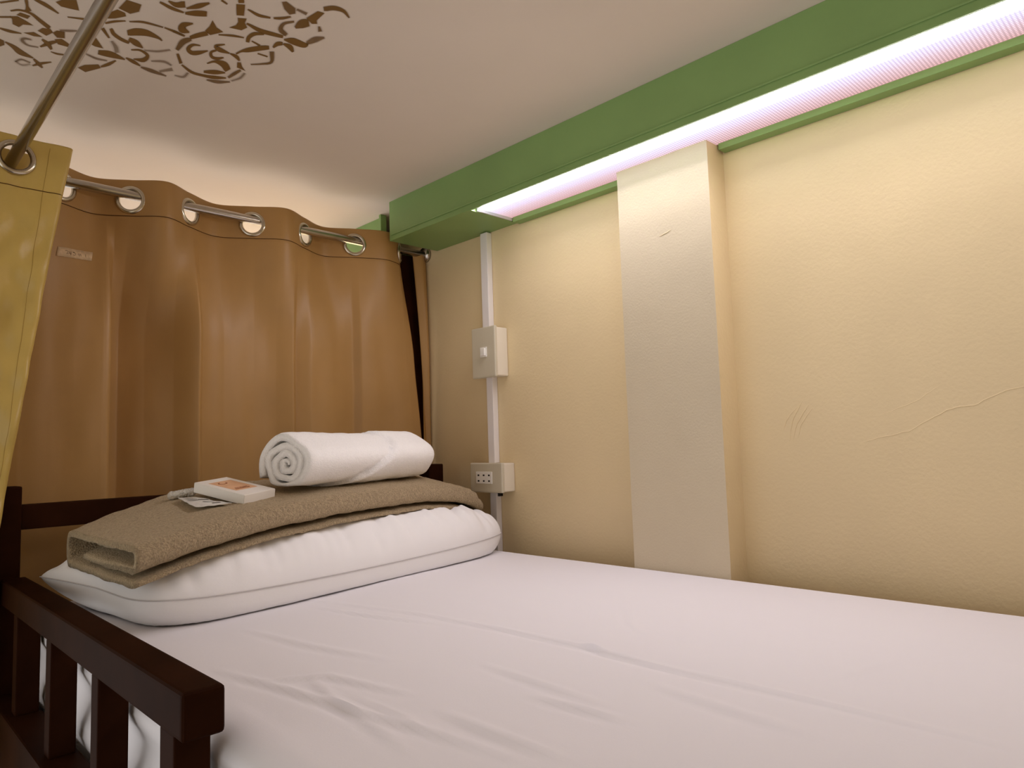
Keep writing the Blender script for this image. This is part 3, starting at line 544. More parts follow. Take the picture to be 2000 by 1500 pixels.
# ------------------------------------------------------------------ folded fleece blanket (built before the pillow so the pillow can carry it)
BQ = [Vector(p) for p in ((-0.884, 1.000), (-0.068, 1.238), (-0.085, 1.385), (-0.893, 1.318))]   # front-left, front-right, back-right, back-left
def bq(s, t):
    return (BQ[0] * (1 - s) + BQ[1] * s) * (1 - t) + (BQ[3] * (1 - s) + BQ[2] * s) * t
FS = [0, .06, .2, .4, .6, .8, .94, 1.0]
FZ = [.123, .132, .147, .158, .162, .157, .138, .118]
BS = [0, .06, .12, .22, .4, .6, .85, .95, 1.0]
BZ = [.124, .142, .158, .178, .186, .187, .182, .160, .124]
def btop(s, t):
    return lerp(sint(FS, FZ, s), sint(BS, BZ, s), t ** 0.85) + 0.0025 * noise.noise((s * 9, t * 4, 7))
def make_blanket():
    # thick fleece sheet folded on itself: centre line (t across the fold, depth below the top surface)
    U, TH = 0.030, 0.0085
    mid = [(lerp(0.012, 0.95, k / 24), 0.0475) for k in range(25)]
    mid += [(0.95 + 0.036 * math.sin(math.pi * k / 12), 0.0475 - 0.0215 * (1 - math.cos(math.pi * k / 12))) for k in range(1, 12)]
    mid += [(lerp(0.95, 0.055, k / 26), 0.0045) for k in range(27)]
    mid += [(0.055 - 0.046 * math.sin(math.pi * k / 10), 0.0045 + 0.0135 * (1 - math.cos(math.pi * k / 10))) for k in range(1, 10)]
    mid += [(lerp(0.055, 0.72, k / 16), 0.0315) for k in range(17)]
    DS = 0.27; lft = []; rgt = []
    for k, (t, dp) in enumerate(mid):
        a = mid[max(k - 1, 0)]; b = mid[min(k + 1, len(mid) - 1)]
        tx, ty = (b[0] - a[0]) * DS, b[1] - a[1]; ln = math.hypot(tx, ty)
        nx_, ny_ = -ty / ln, tx / ln; h_ = TH / 2 * (0.55 if k in (0, len(mid) - 1) else 1)
        lft.append((t + nx_ * h_ / DS, dp + ny_ * h_)); rgt.append((t - nx_ * h_ / DS, dp - ny_ * h_))
    sec = lft + rgt[::-1]
    ns = 150; V = []; F = []; n = len(sec)
    for i in range(ns + 1):
        s = i / ns
        for (t, dep) in sec:
            wob = 0.0
            if dep > 0.040 and t < 0.3: wob = 0.020 * noise.noise((s * 7, 2.2, dep * 20)) * (1 - t / .3)
            open_ = 1 + 0.9 * (1 - sstep(0.0, 0.12, s)) * (1 if t > .0 else 1)     # slot gapes at the left end
            d2 = dep
            if dep > U: d2 = U + (dep - U) * (1 + 0.15 * (1 - sstep(0, .12, s)))
            right = sstep(0.955, 1.0, s)
            dmid = 0.024
            d2 = lerp(d2, dmid + (d2 - dmid) * 0.62, right)
            tt = lerp(t, 0.5 + (t - 0.5) * 0.93, right)
            p = bq(s + wob * 0.2, tt + wob)
            z = btop(s, min(max(t, 0), 1)) - d2 + 0.0016 * noise.noise((p.x * 60, p.y * 60, d2 * 40))
            # layered ribs near the right end
            if s > 0.93 and dep < 0.028: z += 0.0022 * math.sin((s - .93) / .07 * math.pi * 5)
            V.append((p.x, p.y, z))
    for i in range(ns):
        for c in range(n):
            a = i * n + c; b = i * n + (c + 1) % n
            F.append((a, a + n, b + n, b))
    F.append(tuple(range(n))); F.append(tuple(range(ns * n, ns * n + n))[::-1])
    o = pyd('folded_blanket', V, F, 'fleece', None, True)
    tag(o, 'folded taupe fleece blanket draped over the white pillow', 'blanket')
    return o
blanket = make_blanket()
dg = bpy.context.evaluated_depsgraph_get()
BV = BVHTree.FromObject(blanket, dg)

# ------------------------------------------------------------------ pillow
PQ = [Vector(p) for p in ((-0.868, 1.000), (-0.052, 1.150), (-0.078, 1.385), (-0.918, 1.372))]
def make_pillow():
    nu, nv = 150, 70; 
    def P(u, v): 
        if v < 0: u, v = u * (1 - 0.085 * v ** 6), v * (1 - 0.16 * abs(u) ** 7)
        s, t = (u + 1) / 2, (v + 1) / 2
        # cushion edges bow slightly inwards between the corners
        s2 = s + 0.012 * (1 - v * v) * (-u) ; t2 = t + 0.035 * (1 - u * u) * (-v) 
        return (PQ[0] * (1 - s2) + PQ[1] * s2) * (1 - t2) + (PQ[3] * (1 - s2) + PQ[2] * s2) * t2
    def seam(u, v):
        return 0.036 + 0.010 * u * u + 0.004 * math.sin(u * 5 + 1) * (1 - abs(v)) + 0.004 * v
    def shape(u, v):
        a = max(0.0, 1 - abs(u) ** 5.0); b = max(0.0, 1 - abs(v) ** 3.2)
        return a ** 0.55 * b ** 0.5
    V = []; F = []
    us = [math.sin(lerp(-math.pi / 2, math.pi / 2, i / nu)) * .5 + lerp(-1, 1, i / nu) * .5 for i in range(nu + 1)]
    vs = [math.sin(lerp(-math.pi / 2, math.pi / 2, j / nv)) * .6 + lerp(-1, 1, j / nv) * .4 for j in range(nv + 1)]
    idt = {}; idb = {}
    for i, u in enumerate(us):
        for j, v in enumerate(vs):
            p = P(u, v); h = shape(u, v); zs = seam(u, v)
            wr = (0.0085 * noise.noise((p.x * 24, p.y * 7, 1)) + 0.0070 * noise.noise((p.x * 55, p.y * 16, 4))) * (0.8 + 0.8 * abs(u) ** 3)
            edge = min(1, h * 1.4)
            zt = zs + (0.088 - 0.012 * u) * h + wr * edge * (0.7 + 1.3 * (1 - h))
            # bulge outwards just above and below the seam at the front
            hit = BV.ray_cast(Vector((p.x, p.y, 0.0)), Vector((0, 0, 1)))
            if hit[0] is not None: zt = min(zt, hit[0].z - 0.0015)
            zt = max(zt, zs)
            zb = max(0.0025 + 0.0008 * abs(wr) * 100, zs - 0.075 * h ** 0.8)
            if i in (0, nu) or j in (0, nv):
                idt[i, j] = idb[i, j] = len(V); V.append((p.x, p.y, zs))
            else:
                idt[i, j] = len(V); V.append((p.x, p.y, zt))
                idb[i, j] = len(V); V.append((p.x, p.y, zb))
    for i in range(nu):
        for j in range(nv):
            F.append((idt[i, j], idt[i+1, j], idt[i+1, j+1], idt[i, j+1]))
            F.append((idb[i, j], idb[i, j+1], idb[i+1, j+1], idb[i+1, j]))
    o = pyd('pillow', V, F, 'pillow_cotton', None, True)
    tag(o, 'plump white pillow lying against the headboard under the blanket', 'pillow')
    # stitched seam running around the edge
    loop = [V[idt[0, j]] for j in range(nv, 0, -1)] + [V[idt[i, 0]] for i in range(nu + 1)] + [V[idt[nu, j]] for j in range(1, nv + 1)]
    s = tube('seam', [(p[0], p[1] - 0.0006, p[2]) for p in loop], 0.0011, 'pillow_seam', o, 6)
make_pillow()

# ------------------------------------------------------------------ things on the blanket
dg = bpy.context.evaluated_depsgraph_get()
def rest_z(x, y):
    h = BV.ray_cast(Vector((x, y, 0.6)), Vector((0, 0, -1)))
    return h[0].z if h[0] is not None else 0.17

# rolled towel
def make_towel():
    A = Vector((-0.600, 1.165)); B = Vector((-0.205, 1.300))
    ax = (B - A).normalized(); nr = Vector((ax.y, -ax.x))      # nr: towards the camera side (front)
    RV, RH = 0.058, 0.067
    turns = 3.6; th0 = math.radians(205)
    NT = 150; pitch = None
    sec_o = []; sec_i = []
    # spiral from the core outward; sheet about one pitch thick, with thin grooves between wraps
    r0, r1 = 0.006, 1.0
    for k in range(NT + 1):
        q = k / NT; th = th0 - turns * 2 * math.pi * (1 - q)
        r = lerp(0.10, 1.0, q ** 0.92)
        wob = 1 + 0.05 * math.sin(3 * th + q * 9) + 0.03 * math.sin(5 * th)
        pr = (1.0 - 0.10) / turns
        ro = r * wob; ri = max(0.02, (r - pr * 0.86) * wob) if q > .12 else max(0.01, r * wob * .35)
        sec_o.append((ro * math.cos(th), ro * math.sin(th))); sec_i.append((ri * math.cos(th), ri * math.sin(th)))
    n = NT + 1
    NL = 70; V = []; F = []
    L = (B - A).length
    for i in range(NL + 1):
        q = i / NL
        sc = 1.0 - 0.10 * q - 0.05 * math.sin(q * math.pi) * 0
        endr = 1.0
        if q > 0.86: endr = max(0.02, 1 - ((q - 0.86) / 0.14) ** 2.6 * 0.55)
        if q < 0.03: endr = 1 - 0.06 * ((0.03 - q) / 0.03) ** 2
        for ring in (sec_o, sec_i):
            for k, (cx_, cz_) in enumerate(ring):
                rr = math.hypot(cx_, cz_)
                s = sc * endr
                x_, z_ = cx_ * RH * s, cz_ * RV * s
                # flatten where it rests, let the outer wrap trail towards the front foot
                if z_ < -0.036 * s: z_ = -0.036 * s + (z_ + 0.036 * s) * 0.30
                # the outer edge of the cloth spirals over the top of the roll
                edge = 0.0
                if rr > 0.70:
                    ang = math.atan2(cz_, cx_)
                    pos = 0.40 + 0.20 * math.sin(ang) * 1.0 + 0.10 * math.cos(ang)
                    edge = (0.0060 * (sstep(pos, pos + 0.02, q) * 1.0) - 0.0060 * math.exp(-((q - pos) / .012) ** 2))
                x_ += edge * cx_ / max(rr, .01); z_ += edge * cz_ / max(rr, .01)
                bulge = 0.006 * (1 - min(1, rr)) ** 1 * (1 if q < 0.05 else 0)
                p = A + ax * (L * q) + nr * x_
                zt = 0.0016 * noise.noise((p.x * 40, p.y * 40, z_ * 40))
                p -= ax * (0.010 * (1 - rr) if q < .02 else 0) * -0.6
                V.append((p.x, p.y, z_ + zt))
    w = 2 * n
    for i in range(NL):
        for k in range(n - 1):
            a = i * w + k; F.append((a, a + 1, a + w + 1, a + w))
            a = i * w + n + k; F.append((a, a + w, a + w + 1, a + 1))
        a = i * w; F.append((a, a + w, a + w + n, a + n))
        a = i * w + n - 1; F.append((a, a + n, a + w + n, a + w))
    for k in range(n - 1):
        F.append((k, n + k, n + k + 1, k + 1))
        a = NL * w + k; F.append((a, a + 1, a + n + 1, a + n))
    # settle on the blanket: each slice follows the cloth below it
    zmin = {}
    for i in range(NL + 1):
        q = i / NL; c = A + ax * (L * q)
        zmin[i] = rest_z(c.x, c.y)
    V2 = []
    zz = [zmin[i] for i in range(NL + 1)]
    off = max(zz[i] - min(V[i * w + k][2] for k in range(w)) for i in range(NL + 1))
    za = max(zz[i] - min(V[i * w + k][2] for k in range(w)) for i in range(0, NL // 2)); zb = max(zz[i] - min(V[i * w + k][2] for k in range(w)) for i in range(NL // 2, int(NL * .86)))
    for i in range(NL + 1):
        q = i / NL; o_ = lerp(za, zb, q) - 0.002
        for k in range(w):
            x, y, z = V[i * w + k]; V2.append((x, y, z + o_))
    o = pyd('rolled_towel', V2, F, 'terry', None, True)
    bm = bmesh.new(); bm.from_mesh(o.data)
    bmesh.ops.recalc_face_normals(bm, faces=list(bm.faces)); bm.to_mesh(o.data); bm.free()
    tag(o, 'white terry towel rolled into a spiral on the blanket', 'towel')
    return o
make_towel()

# small white carton with an orange printed panel, lying on the sloping blanket
def make_carton():
    o0 = Vector((-0.6918, 1.1199, 0.1557))
    Rm = Matrix(((0.364, 0.931, -0.008), (-0.913, 0.355, -0.201), (-0.184, 0.081, 0.980)))
    D = (0.1120, 0.0693, 0.0166)
    t = thing('small_carton', (0, 0, 0), 'small white carton with an orange printed panel beside the rolled towel', 'box')
    def P(a, b, c): return o0 + Rm @ Vector(((a - 1) * D[0], b * D[1], c * D[2]))
    bm = bmesh.new(); bmesh.ops.create_cube(bm, size=1)
    for v in bm.verts: v.co = P(v.co.x + .5, v.co.y + .5, v.co.z + .5)
    bmesh.ops.bevel(bm, geom=list(bm.edges), offset=0.0008, segments=2, affect='EDGES')
    from_bm('carton_body', bm, 'card_white', t)
    def quad(name, pts, z, m, par):
        h = 0.00025
        V = [P(a, b, 1) + Rm.col[2] * z for a, b in pts] + [P(a, b, 1) + Rm.col[2] * (z - h) for a, b in pts]
        n = len(pts); F = [tuple(range(n))] + [(i, i + n, (i + 1) % n + n, (i + 1) % n) for i in range(n)]
        return pyd(name, V, F, m, par)
    lab = quad('printed_panel', [(.18, .17), (.74, .17), (.74, .83), (.18, .83)], 0.0003, 'label_orange', t)
    # crescent emblem and a short line of small print
    for a0, a1 in ((200, 470),):
        pts = []
        for k in range(13):
            a = math.radians(lerp(a0, a1, k / 12)); pts.append((.30 + .050 * math.cos(a), .42 + .13 * math.sin(a)))
        for k in range(12, -1, -1):
            a = math.radians(lerp(a0, a1, k / 12)); pts.append((.30 + .036 * math.cos(a), .42 + .095 * math.sin(a)))
        quad('emblem', pts, 0.0006, 'print_brown', lab)
    x = .26
    for k, w in enumerate((.05, .035, .06, .04, .05, .03, .05)):
        quad('small_print', [(.655, x), (.685, x), (.685, x + w), (.655, x + w)], 0.0006, 'print_brown', lab); x += w + .018
    x = .30
    for k, w in enumerate((.12, .08, .14)):
        quad('small_print', [(.615, x), (.630, x), (.630, x + w), (.615, x + w)], 0.0006, 'print_brown', lab); x += w + .02
make_carton()

# thin sachet and a little cellophane-wrapped piece
def make_sachet():
    t = thing('sachet', (0, 0, 0), 'thin pale sachet with grey print lying beside the carton', 'sachet')
    c = [Vector((-0.757, 1.222)), Vector((-0.733, 1.211)), Vector((-0.7105, 1.120)), Vector((-0.763, 1.126))]  # back-left, back-right, front-right, front-left
    def Q(a, b): return (c[0] * (1 - a) + c[1] * a) * (1 - b) + (c[3] * (1 - a) + c[2] * a) * b
    n = 14; V = []; F = []
    def Z(a, b, up):
        p = Q(a, b)
        pl = 0.0016 * (math.sin(math.pi * a) * math.sin(math.pi * b)) ** .5
        return rest_z(p.x, p.y) + 0.0040 + (pl if up else -pl * .4) + 0.0035 * (1 - a) ** 3 + 0.001 * noise.noise((a * 5, b * 5, 1)) + (0.0004 if up else -0.0004)
    for up_ in (True, False):
        for i in range(n + 1):
            for j in range(n + 1):
                p = Q(i / n, j / n); V.append((p.x, p.y, Z(i / n, j / n, up_)))
    m_ = (n + 1) ** 2
    for i in range(n):
        for j in range(n):
            a = i * (n + 1) + j
            F.append((a, a + 1, a + n + 2, a + n + 1)); F.append((m_ + a, m_ + a + n + 1, m_ + a + n + 2, m_ + a + 1))
    rim = [i * (n + 1) for i in range(n)] + [n * (n + 1) + j for j in range(n)] + [i * (n + 1) + n for i in range(n, 0, -1)] + list(range(n, 0, -1))
    for k in range(len(rim)):
        a, b = rim[k], rim[(k + 1) % len(rim)]; F.append((a, b, b + m_, a + m_))
    body = pyd('packet', V, F, 'foil', t)
    def mark(a0, a1, b0, b1):
        P_ = [(a0, b0), (a1, b0), (a1, b1), (a0, b1)]
        pyd('printed_line', [(*Q(a, b), Z(a, b, True) + 0.0006) for a, b in P_], [(0, 1, 2, 3)], 'print_grey', body)
    for b in (.18, .27, .36, .45): mark(.12, .62 - b * .3, b, b + .025)
    mark(.50, .90, .40, .46); mark(.45, .85, .62, .67); mark(.55, .80, .84, .90)
make_sachet()
def make_wrapped():
    A = Vector((-0.760, 1.262)); B = Vector((-0.719, 1.246)); ax = (B - A).normalized(); nr = Vector((ax.y, -ax.x))
    V = []; F = []; n = 18; m_ = 26
    for i in range(m_ + 1):
        q = i / m_; c = A.lerp(B, q)
        r = 0.0068 * (1 if .1 < q < .9 else (.55 + .45 * math.sin(min(q, 1 - q) / .1 * math.pi / 2)))
        base = rest_z(c.x, c.y)
        for k in range(n):
            a = 2 * math.pi * k / n; rr = r * (1 + .16 * noise.noise((q * 14, math.cos(a) * 2, math.sin(a) * 2)))
            p = c + nr * (rr * 1.25 * math.cos(a)); V.append((p.x, p.y, base + 0.0075 + rr * math.sin(a)))
    for i in range(m_):
        for k in range(n):
            a = i * n + k; b = i * n + (k + 1) % n; F.append((a, a + n, b + n, b))
    F.append(tuple(range(n))); F.append(tuple(range(m_ * n, m_ * n + n))[::-1])
    t = thing('wrapped_toiletry', (0, 0, 0), 'little cellophane wrapped toiletry behind the sachet', 'toiletry')
    pyd('wrapper', V, F, 'cellophane', t, True)
    q0 = A.lerp(B, .25); q1 = A.lerp(B, .75)
    tube('core', [(q0.x, q0.y, rest_z(q0.x, q0.y) + .0075), (q1.x, q1.y, rest_z(q1.x, q1.y) + .0075)], 0.0042, 'card_white', t, 12)
make_wrapped()

# ------------------------------------------------------------------ wall fittings
tr = thing('cable_trunking', (-0.008, 1.27, 0), 'white plastic cable trunking running down the cream wall', 'cable trunking')
box('trunking_length', (-0.017, 1.2600, 0.521), (-0.0005, 1.2840, ZS - 0.002), 'trunking', tr, 0.0012)
box('trunking_length', (-0.017, 1.2540, 0.196), (-0.0005, 1.2760, 0.404), 'trunking', tr, 0.0012)
box('trunking_length', (-0.017, 1.2520, -0.12), (-0.0005, 1.2740, 0.128), 'trunking', tr, 0.0012)
fix(tr)
sw = thing('light_switch', (-0.02, 1.252, 0.40), 'cream light switch box with a single rocker on the wall', 'switch')
box('back_box', (-0.036, 1.2140, 0.4030), (-0.0005, 1.2920, 0.5200), 'plate_plastic', sw, 0.003)
box('face_plate', (-0.0455, 1.2110, 0.4000), (-0.0365, 1.2950, 0.5230), 'plate_dark', sw, 0.004, 3)
rf = box('rocker_frame', (-0.0470, 1.2400, 0.4500), (-0.0450, 1.2630, 0.4740), 'white_plastic', sw, 0.0006)
box('rocker', (-0.0520, 1.2430, 0.4530), (-0.0468, 1.2560, 0.4710), 'white_plastic', sw, 0.001)
fix(sw)
ol = thing('power_outlet', (-0.02, 1.257, 0.128), 'cream power outlet box with six slots above the pillow end', 'power outlet')
box('back_box', (-0.036, 1.2030, 0.1285), (-0.0005, 1.3100, 0.1955), 'plate_plastic', ol, 0.003)
box('face_plate', (-0.0455, 1.2000, 0.1265), (-0.0365, 1.3130, 0.1970), 'plate_dark', ol, 0.004, 3)
sp_ = box('socket_panel', (-0.0470, 1.2340, 0.1480), (-0.0450, 1.2900, 0.1760), 'white_plastic', ol, 0.0006)
for j in range(3):
    for k in range(2):
        y = 1.2435 + j * 0.0185; z = 0.1535 + k * 0.0135
        box('slot', (-0.0473, y - 0.0028, z - 0.0012), (-0.0468, y + 0.0028, z + 0.0026), 'slot_black', sp_)
box('knockout', (-0.012, 1.2465, 0.1160), (-0.0005, 1.2520, 0.1285), 'slot_black', ol)
fix(ol)

# ------------------------------------------------------------------ curtains and rods
ZR = 0.766; YR = 1.524; RR = 0.0095
rod = thing('curtain_rod', (-0.5, YR, ZR), 'brushed steel curtain rod crossing above the headboard', 'curtain rod', 'steel curtain rods')
tube('rod', [(-1.13, YR, ZR), (-0.5, YR, ZR), (-0.002, YR, ZR)], RR, 'steel', rod, 24)
tube('flange', [(-0.012, YR, ZR), (-0.0005, YR, ZR)], 0.020, 'steel', rod, 24)
tube('ceiling_drop', [(-1.12, YR, ZR), (-1.12, YR, ZC)], 0.007, 'steel', rod, 16)
fix(rod)
def rz2(y): return 0.753 - (y - 0.851) * 0.0227
XR2 = -0.967
rod2 = thing('curtain_rod', (XR2, 0.5, 0.76), 'brushed steel curtain rod running overhead along the open bed side', 'curtain rod', 'steel curtain rods')
tube('rod', [(XR2, -0.9, rz2(-0.9)), (XR2, 0.4, rz2(0.4)), (XR2, 1.425, rz2(1.425))], RR, 'steel', rod2, 24)
tube('ceiling_drop', [(XR2, -0.85, rz2(-0.85)), (XR2, -0.85, ZC)], 0.007, 'steel', rod2, 16)
fix(rod2)

def grommet_mesh():
    prof = [(0.0205, -0.0022), (0.0200, 0.0), (0.0205, 0.0030), (0.0225, 0.0046), (0.0255, 0.0046), (0.0285, 0.0028), (0.0295, 0.0010), (0.0295, -0.0016), (0.0260, -0.0034), (0.0225, -0.0034)]
    n = 40; V = []; F = []; m_ = len(prof)
    for k in range(n):
        a = 2 * math.pi * k / n
        for r, h in prof: V.append((r * math.cos(a), r * math.sin(a), h))
    for k in range(n):
        for j in range(m_):
            a = k * m_ + j; b = k * m_ + (j + 1) % m_; c = ((k + 1) % n) * m_ + (j + 1) % m_; d_ = ((k + 1) % n) * m_ + j
            F.append((a, d_, c, b))
    me = bpy.data.meshes.new('grommet'); me.from_pydata(V, [], F); me.update()
    me.materials.append(MATS['nickel'])
    for p in me.polygons: p.use_smooth = True
    return me
GM = grommet_mesh()

def cloth(parent, name, cols, rows, pos, holes, material, thick=0.0014):
    """pos(i, z) -> Vector; holes: list of (centre Vector, radius)"""
    V = []; F = []; nz = len(rows)
    for i in range(cols + 1):
        for z in rows: V.append(pos(i / cols, z))
    for i in range(cols):
        for j in range(nz - 1):
            a = i * nz + j; q = (a, a + nz, a + nz + 1, a + 1)
            c = (V[q[0]] + V[q[1]] + V[q[2]] + V[q[3]]) / 4
            if any((c - h).length < r for h, r in holes): continue
            F.append(q)
    o = pyd(name, V, F, material, parent, True)
    bm = bmesh.new(); bm.from_mesh(o.data)
    bmesh.ops.delete(bm, geom=[v for v in bm.verts if not v.link_faces], context='VERTS'); bm.to_mesh(o.data); bm.free()
    m_ = o.modifiers.new('thickness', 'SOLIDIFY'); m_.thickness = thick; m_.offset = 0
    return o
def add_grommet(parent, c, nrm):
    g = bpy.data.objects.new('grommet', GM); COL.objects.link(g); g.parent = parent
    g.rotation_mode = 'QUATERNION'; g.rotation_quaternion = nrm.to_track_quat('Z', 'Y'); g.location = c
    return g

# --- back curtain
cur = thing('eyelet_curtain', (0, 0, 0), 'brown satin eyelet curtain hanging behind the headboard', 'curtain', 'brown eyelet curtains')
ZT = 0.797
GX = [-0.868, -0.749, -0.634, -0.496, -0.367, -0.229, -0.092]
# fold profile at the heading: alternately behind and in front of the rod
TX = [-0.965, -0.915, -0.868, -0.808, -0.749, -0.692, -0.634, -0.565, -0.496, -0.432, -0.367, -0.298, -0.229, -0.160, -0.110, -0.092, -0.076]
TY = [ .010, -.020, .000, .030, .000, -.036, .000, .034, .000, -.036, .000, .034, .000, -.030, -.016, .000, .022]
# the same cloth lower down: broader folds with a deep valley and pressed creases
LX = [-0.965, -0.930, -0.868, -0.800, -0.786, -0.772, -0.750, -0.705, -0.660, -0.624, -0.612, -0.560, -0.490, -0.440, -0.405, -0.394, -0.360, -0.300, -0.252, -0.236, -0.222, -0.150, -0.110, -0.088, -0.076]
LY = [ .000, -.014, -.020, -.024, -.018, .052, .068, .046, .008, -.036, -.016, .002, .006, -.002, -.016, -.004, -.014, -.010, .004, .006, -.009, -.018, -.022, -.018, -.004]
def gap_l(z): return lerp(-0.076, -0.034, sstep(0.74, 0.24, z) if False else max(0, min(1, (0.74 - z) / 0.48)))
def gap_r(z): return lerp(-0.044, -0.012, max(0, min(1, (0.76 - z) / 0.50)))
def back_pos(q, z):
    s = SB[int(round(q * NCB))]
    x = lerp(-0.965, -0.076, s)
    k = sstep(0.0, 1.0, (0.735 - z) / 0.26)
    yt = sint(TX, TY, x); yl = interp(LX, LY, x) * 0.6 + sint(LX, LY, x) * 0.4
    dy = lerp(yt, yl, k)
    dy += 0.005 * noise.noise((x * 10, z * 3.2, 2)) * k + 0.003 * noise.noise((x * 26, z * 7, 5)) * k
    dy += 0.0010 * math.exp(-((z - 0.722) / .003) ** 2)      # stitched heading pulls in slightly
    x += (gap_l(z) + 0.076) * sstep(-0.26, -0.076, x)
    return Vector((x, YR + dy, z))
def strip_pos(q, z):
    g = gap_r(z)
    return Vector((lerp(g, -0.0004, q), YR + 0.004 - 0.014 * math.sin(math.pi * q) + 0.004 * math.sin(z * 9), z))
NCB = 560
# distribute columns by arc length of the heading profile
xs = [lerp(-0.965, -0.076, i / 3000) for i in range(3001)]
acc = [0]
for i in range(3000):
    acc.append(acc[-1] + math.hypot(xs[i+1] - xs[i], max(abs(sint(TX, TY, xs[i+1]) - sint(TX, TY, xs[i])), abs(sint(LX, LY, xs[i+1]) - sint(LX, LY, xs[i])))))
SB = []; j = 0
for i in range(NCB + 1):
    tgt = acc[-1] * i / NCB
    while j < 2999 and acc[j + 1] < tgt: j += 1
    SB.append((j + (tgt - acc[j]) / max(1e-9, acc[j + 1] - acc[j])) / 3000)
rows = [ZT - i * 0.0030 for i in range(34)]
z = rows[-1]
while z > -0.42: z -= 0.011; rows.append(z)
holes = [(Vector((gx, YR, ZR - 0.0105)), 0.0245) for gx in GX]
cloth(cur, 'fabric_panel', NCB, rows, back_pos, holes, 'satin_brown')
cloth(cur, 'fabric_return', 14, [min(z_, 0.7655) for z_ in rows if z_ < 0.768], strip_pos, [], 'satin_brown')
for gx in GX:
    t_ = Vector((0.01, sint(TX, TY, gx + 0.005) - sint(TX, TY, gx - 0.005), 0)).normalized()
    add_grommet(cur, Vector((gx, YR, ZR - 0.0105)), Vector((t_.y, -t_.x, 0)))
# hem stitching of the heading
def stitch(parent, f, n, z, off):
    V = []
    for i in range(n + 1):
        p = f(i / n, z); V.append(p + off)
    o = tube('heading_stitch', V, 0.0008, 'stitch', parent, 5, False)
    return o
stitch(cur, back_pos, NCB, 0.7225, Vector((0, -0.0010, 0)))
# strip of masking tape with faded handwriting
def tape():
    V = []; F = []; n = 16
    for i in range(n + 1):
        x = lerp(-0.878, -0.815, i / n)
        for e in (0, 1):
            z = 0.617 + (0.0185 if e else 0) + 0.004 * i / n + (0.0006 * noise.noise((i * 1.7, e, 0)))
            xx = x + (0.003 if e and i < 2 else 0) + (0.003 if e and i == n else 0)
            best = min(SB, key=lambda s: abs(lerp(-0.965, -0.076, s) - xx))
            p = back_pos(SB.index(best) / NCB, z); V.append((xx, p.y - 0.0018, z))
    for i in range(n): a = i * 2; F.append((a, a + 2, a + 3, a + 1))
    o = pyd('tape_label', V, F, 'tape', cur, True)
    m_ = o.modifiers.new('thickness', 'SOLIDIFY'); m_.thickness = 0.0003
    tag(o, 'strip of masking tape with faded handwriting')
    def pen(pts):
        P_ = []
        for (a, b) in pts:
            x = lerp(-0.878, -0.815, a); z = 0.617 + b * 0.0185 + 0.004 * a
            best = min(SB, key=lambda s: abs(lerp(-0.965, -0.076, s) - x))
            P_.append((x, back_pos(SB.index(best) / NCB, z).y - 0.0021, z))
        tube('pen_stroke', P_, 0.00035, 'ink', o, 5)
    pen([(.25, .66), (.30, .70), (.33, .60), (.29, .36), (.34, .40)])            # 2-like loop
    pen([(.36, .66), (.37, .42), (.42, .46)]); pen([(.41, .68), (.41, .28)])      # 4-like
    pen([(.46, .66), (.53, .64)]); pen([(.47, .62), (.55, .50), (.52, .32), (.47, .34)])
    pen([(.64, .60), (.65, .30)]); pen([(.69, .60), (.70, .32)]); pen([(.83, .62), (.84, .32)])
tape()

# --- side curtain bunched at the head of the bed
cur2 = thing('eyelet_curtain', (0, 0, 0), 'brown satin eyelet curtain with its golden lit tone put into the colour, drawn aside at the open bed side', 'curtain', 'brown eyelet curtains')
ZT2 = 0.773
def side_path(z):
    k = (ZT2 - z) / (ZT2 - 0.127)                  # 0 at the heading, 1 near the rail
    e = -0.886 - 0.090 * min(1.0, k) ** 0.93 - 0.030 * max(0, k - 1)
    f2 = lerp(-0.925, -1.030, min(1, k * 1.2))
    b = 0.006 * noise.noise((0.3, z * 5, 1))
    return [(e - 0.004, 1.386), (e + 0.001, 1.380), (e, 1.370), (e - 0.010, 1.366), (lerp(e, -1.09, .33), 1.372 + b + .006 * k), (lerp(e, -1.09, .62), 1.362 - b),
            (-1.075, 1.366), (-1.098, 1.385), (-1.095, 1.408), (-1.075, 1.424), (-1.045, 1.434), (f2 - 0.02, 1.440 + .012 * min(1, k)), (f2, 1.452 + .012 * min(1, k)), (f2 - 0.010, 1.468), (f2 - .03, 1.474), (-1.07, 1.476), (-1.11, 1.49)]
NCS = 260
PC = {}
def side_poly(z):
    if z in PC: return PC[z]
    P_ = [Vector((a, b)) for a, b in side_path(z)]
    Q = []
    n = len(P_)
    for i in range(n - 1):
        a = P_[max(i - 1, 0)]; b = P_[i]; c = P_[i + 1]; d_ = P_[min(i + 2, n - 1)]
        for k in range(16):
            t = k / 16
            Q.append(.5 * ((2 * b) + (-a + c) * t + (2 * a - 5 * b + 4 * c - d_) * t * t + (-a + 3 * b - 3 * c + d_) * t ** 3))
    Q.append(P_[-1])
    ac = [0]
    for i in range(len(Q) - 1): ac.append(ac[-1] + (Q[i + 1] - Q[i]).length)
    out = []; j = 0
    for i in range(NCS + 1):
        tg = ac[-1] * i / NCS
        while j < len(Q) - 2 and ac[j + 1] < tg: j += 1
        out.append(Q[j].lerp(Q[j + 1], (tg - ac[j]) / max(1e-9, ac[j + 1] - ac[j])))
    PC[z] = out
    return out
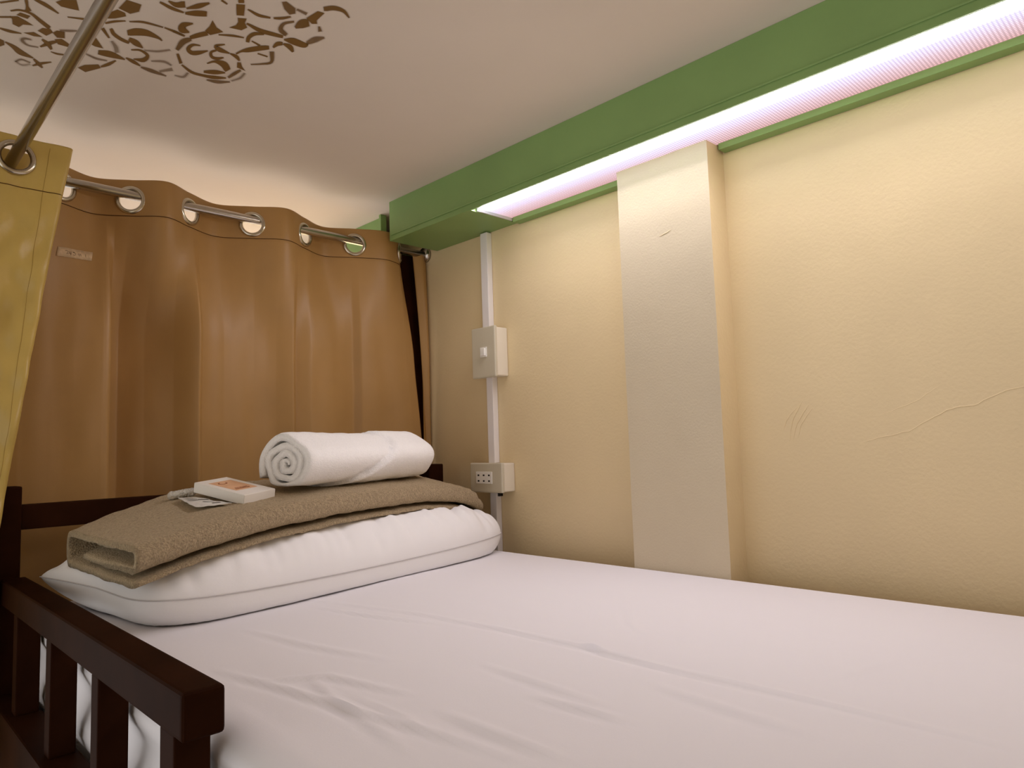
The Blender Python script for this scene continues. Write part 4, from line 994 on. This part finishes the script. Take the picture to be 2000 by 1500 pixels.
def side_pos(q, z):
    p = side_poly(z)[int(round(q * NCS))]
    k = min(1, max(0, (0.70 - z) / 0.1))
    w = 0.011 * noise.noise((p.x * 18, z * 13, 3)) + 0.008 * noise.noise((p.x * 40, z * 24, 8))
    pk = 0.002 * noise.noise((p.x * 70, z * 70, 4)) * math.exp(-((z - 0.69) / .02) ** 2)
    return Vector((p.x, p.y + (w * (0.35 + 0.65 * k) + pk) * (1 if p.y < 1.42 else .3), z))
rows2 = [ZT2 - i * 0.0030 for i in range(32)]
z = rows2[-1]
while z > -0.45: z -= 0.010; rows2.append(z)
gz = rz2(1.366) - 0.006
holes2 = [(Vector((XR2, 1.368, gz)), 0.0245)]
cloth(cur2, 'fabric_panel', NCS, rows2, side_pos, holes2, 'satin_brown_lit')
add_grommet(cur2, Vector((XR2, 1.3660, gz)), Vector((0.05, -1, 0)).normalized())
stitch(cur2, side_pos, 130, 0.688, Vector((0, -0.0008, 0)))
# side hem stitching, parallel to the loose edge
pts = []
for zz in rows2[3:]:
    P_ = side_poly(zz); pts.append(side_pos(21 / NCS, zz) + Vector((0, -0.0009, 0)))
tube('hem_stitch', pts, 0.0003, 'stitch_gold', cur2, 5, False)

# ------------------------------------------------------------------ next bunk beyond the curtain (seen only over the curtain heading and through the eyelets)
nb = thing('mattress', (-0.5, 2.5, -0.194), 'neighbouring white mattress beyond the brown curtain', 'mattress')
box('sheeted_body', (-0.92, 1.66, -0.194), (-0.02, 3.55, 0.0), 'sheet_cotton', nb, 0.02, 3)
fix(nb)
nbf = thing('bunk_bed', (-0.5, 2.5, FLOOR), 'neighbouring dark bunk frame beyond the brown curtain', 'bed')
box('platform', (-0.94, 1.64, -0.235), (-0.005, 3.57, -0.195), W, nbf, 0.002)
for x in (-0.93, -0.05):
    for y in (1.645, 3.52): box('post', (x, y, FLOOR), (x + 0.04, y + 0.04, -0.235), W, nbf)
box('gap_darkening_post', (-0.090, 1.554, FLOOR), (-0.0008, 1.594, 0.765), W, nbf)  # added and widened so the gap beside the curtain stays dark
fix(nbf)
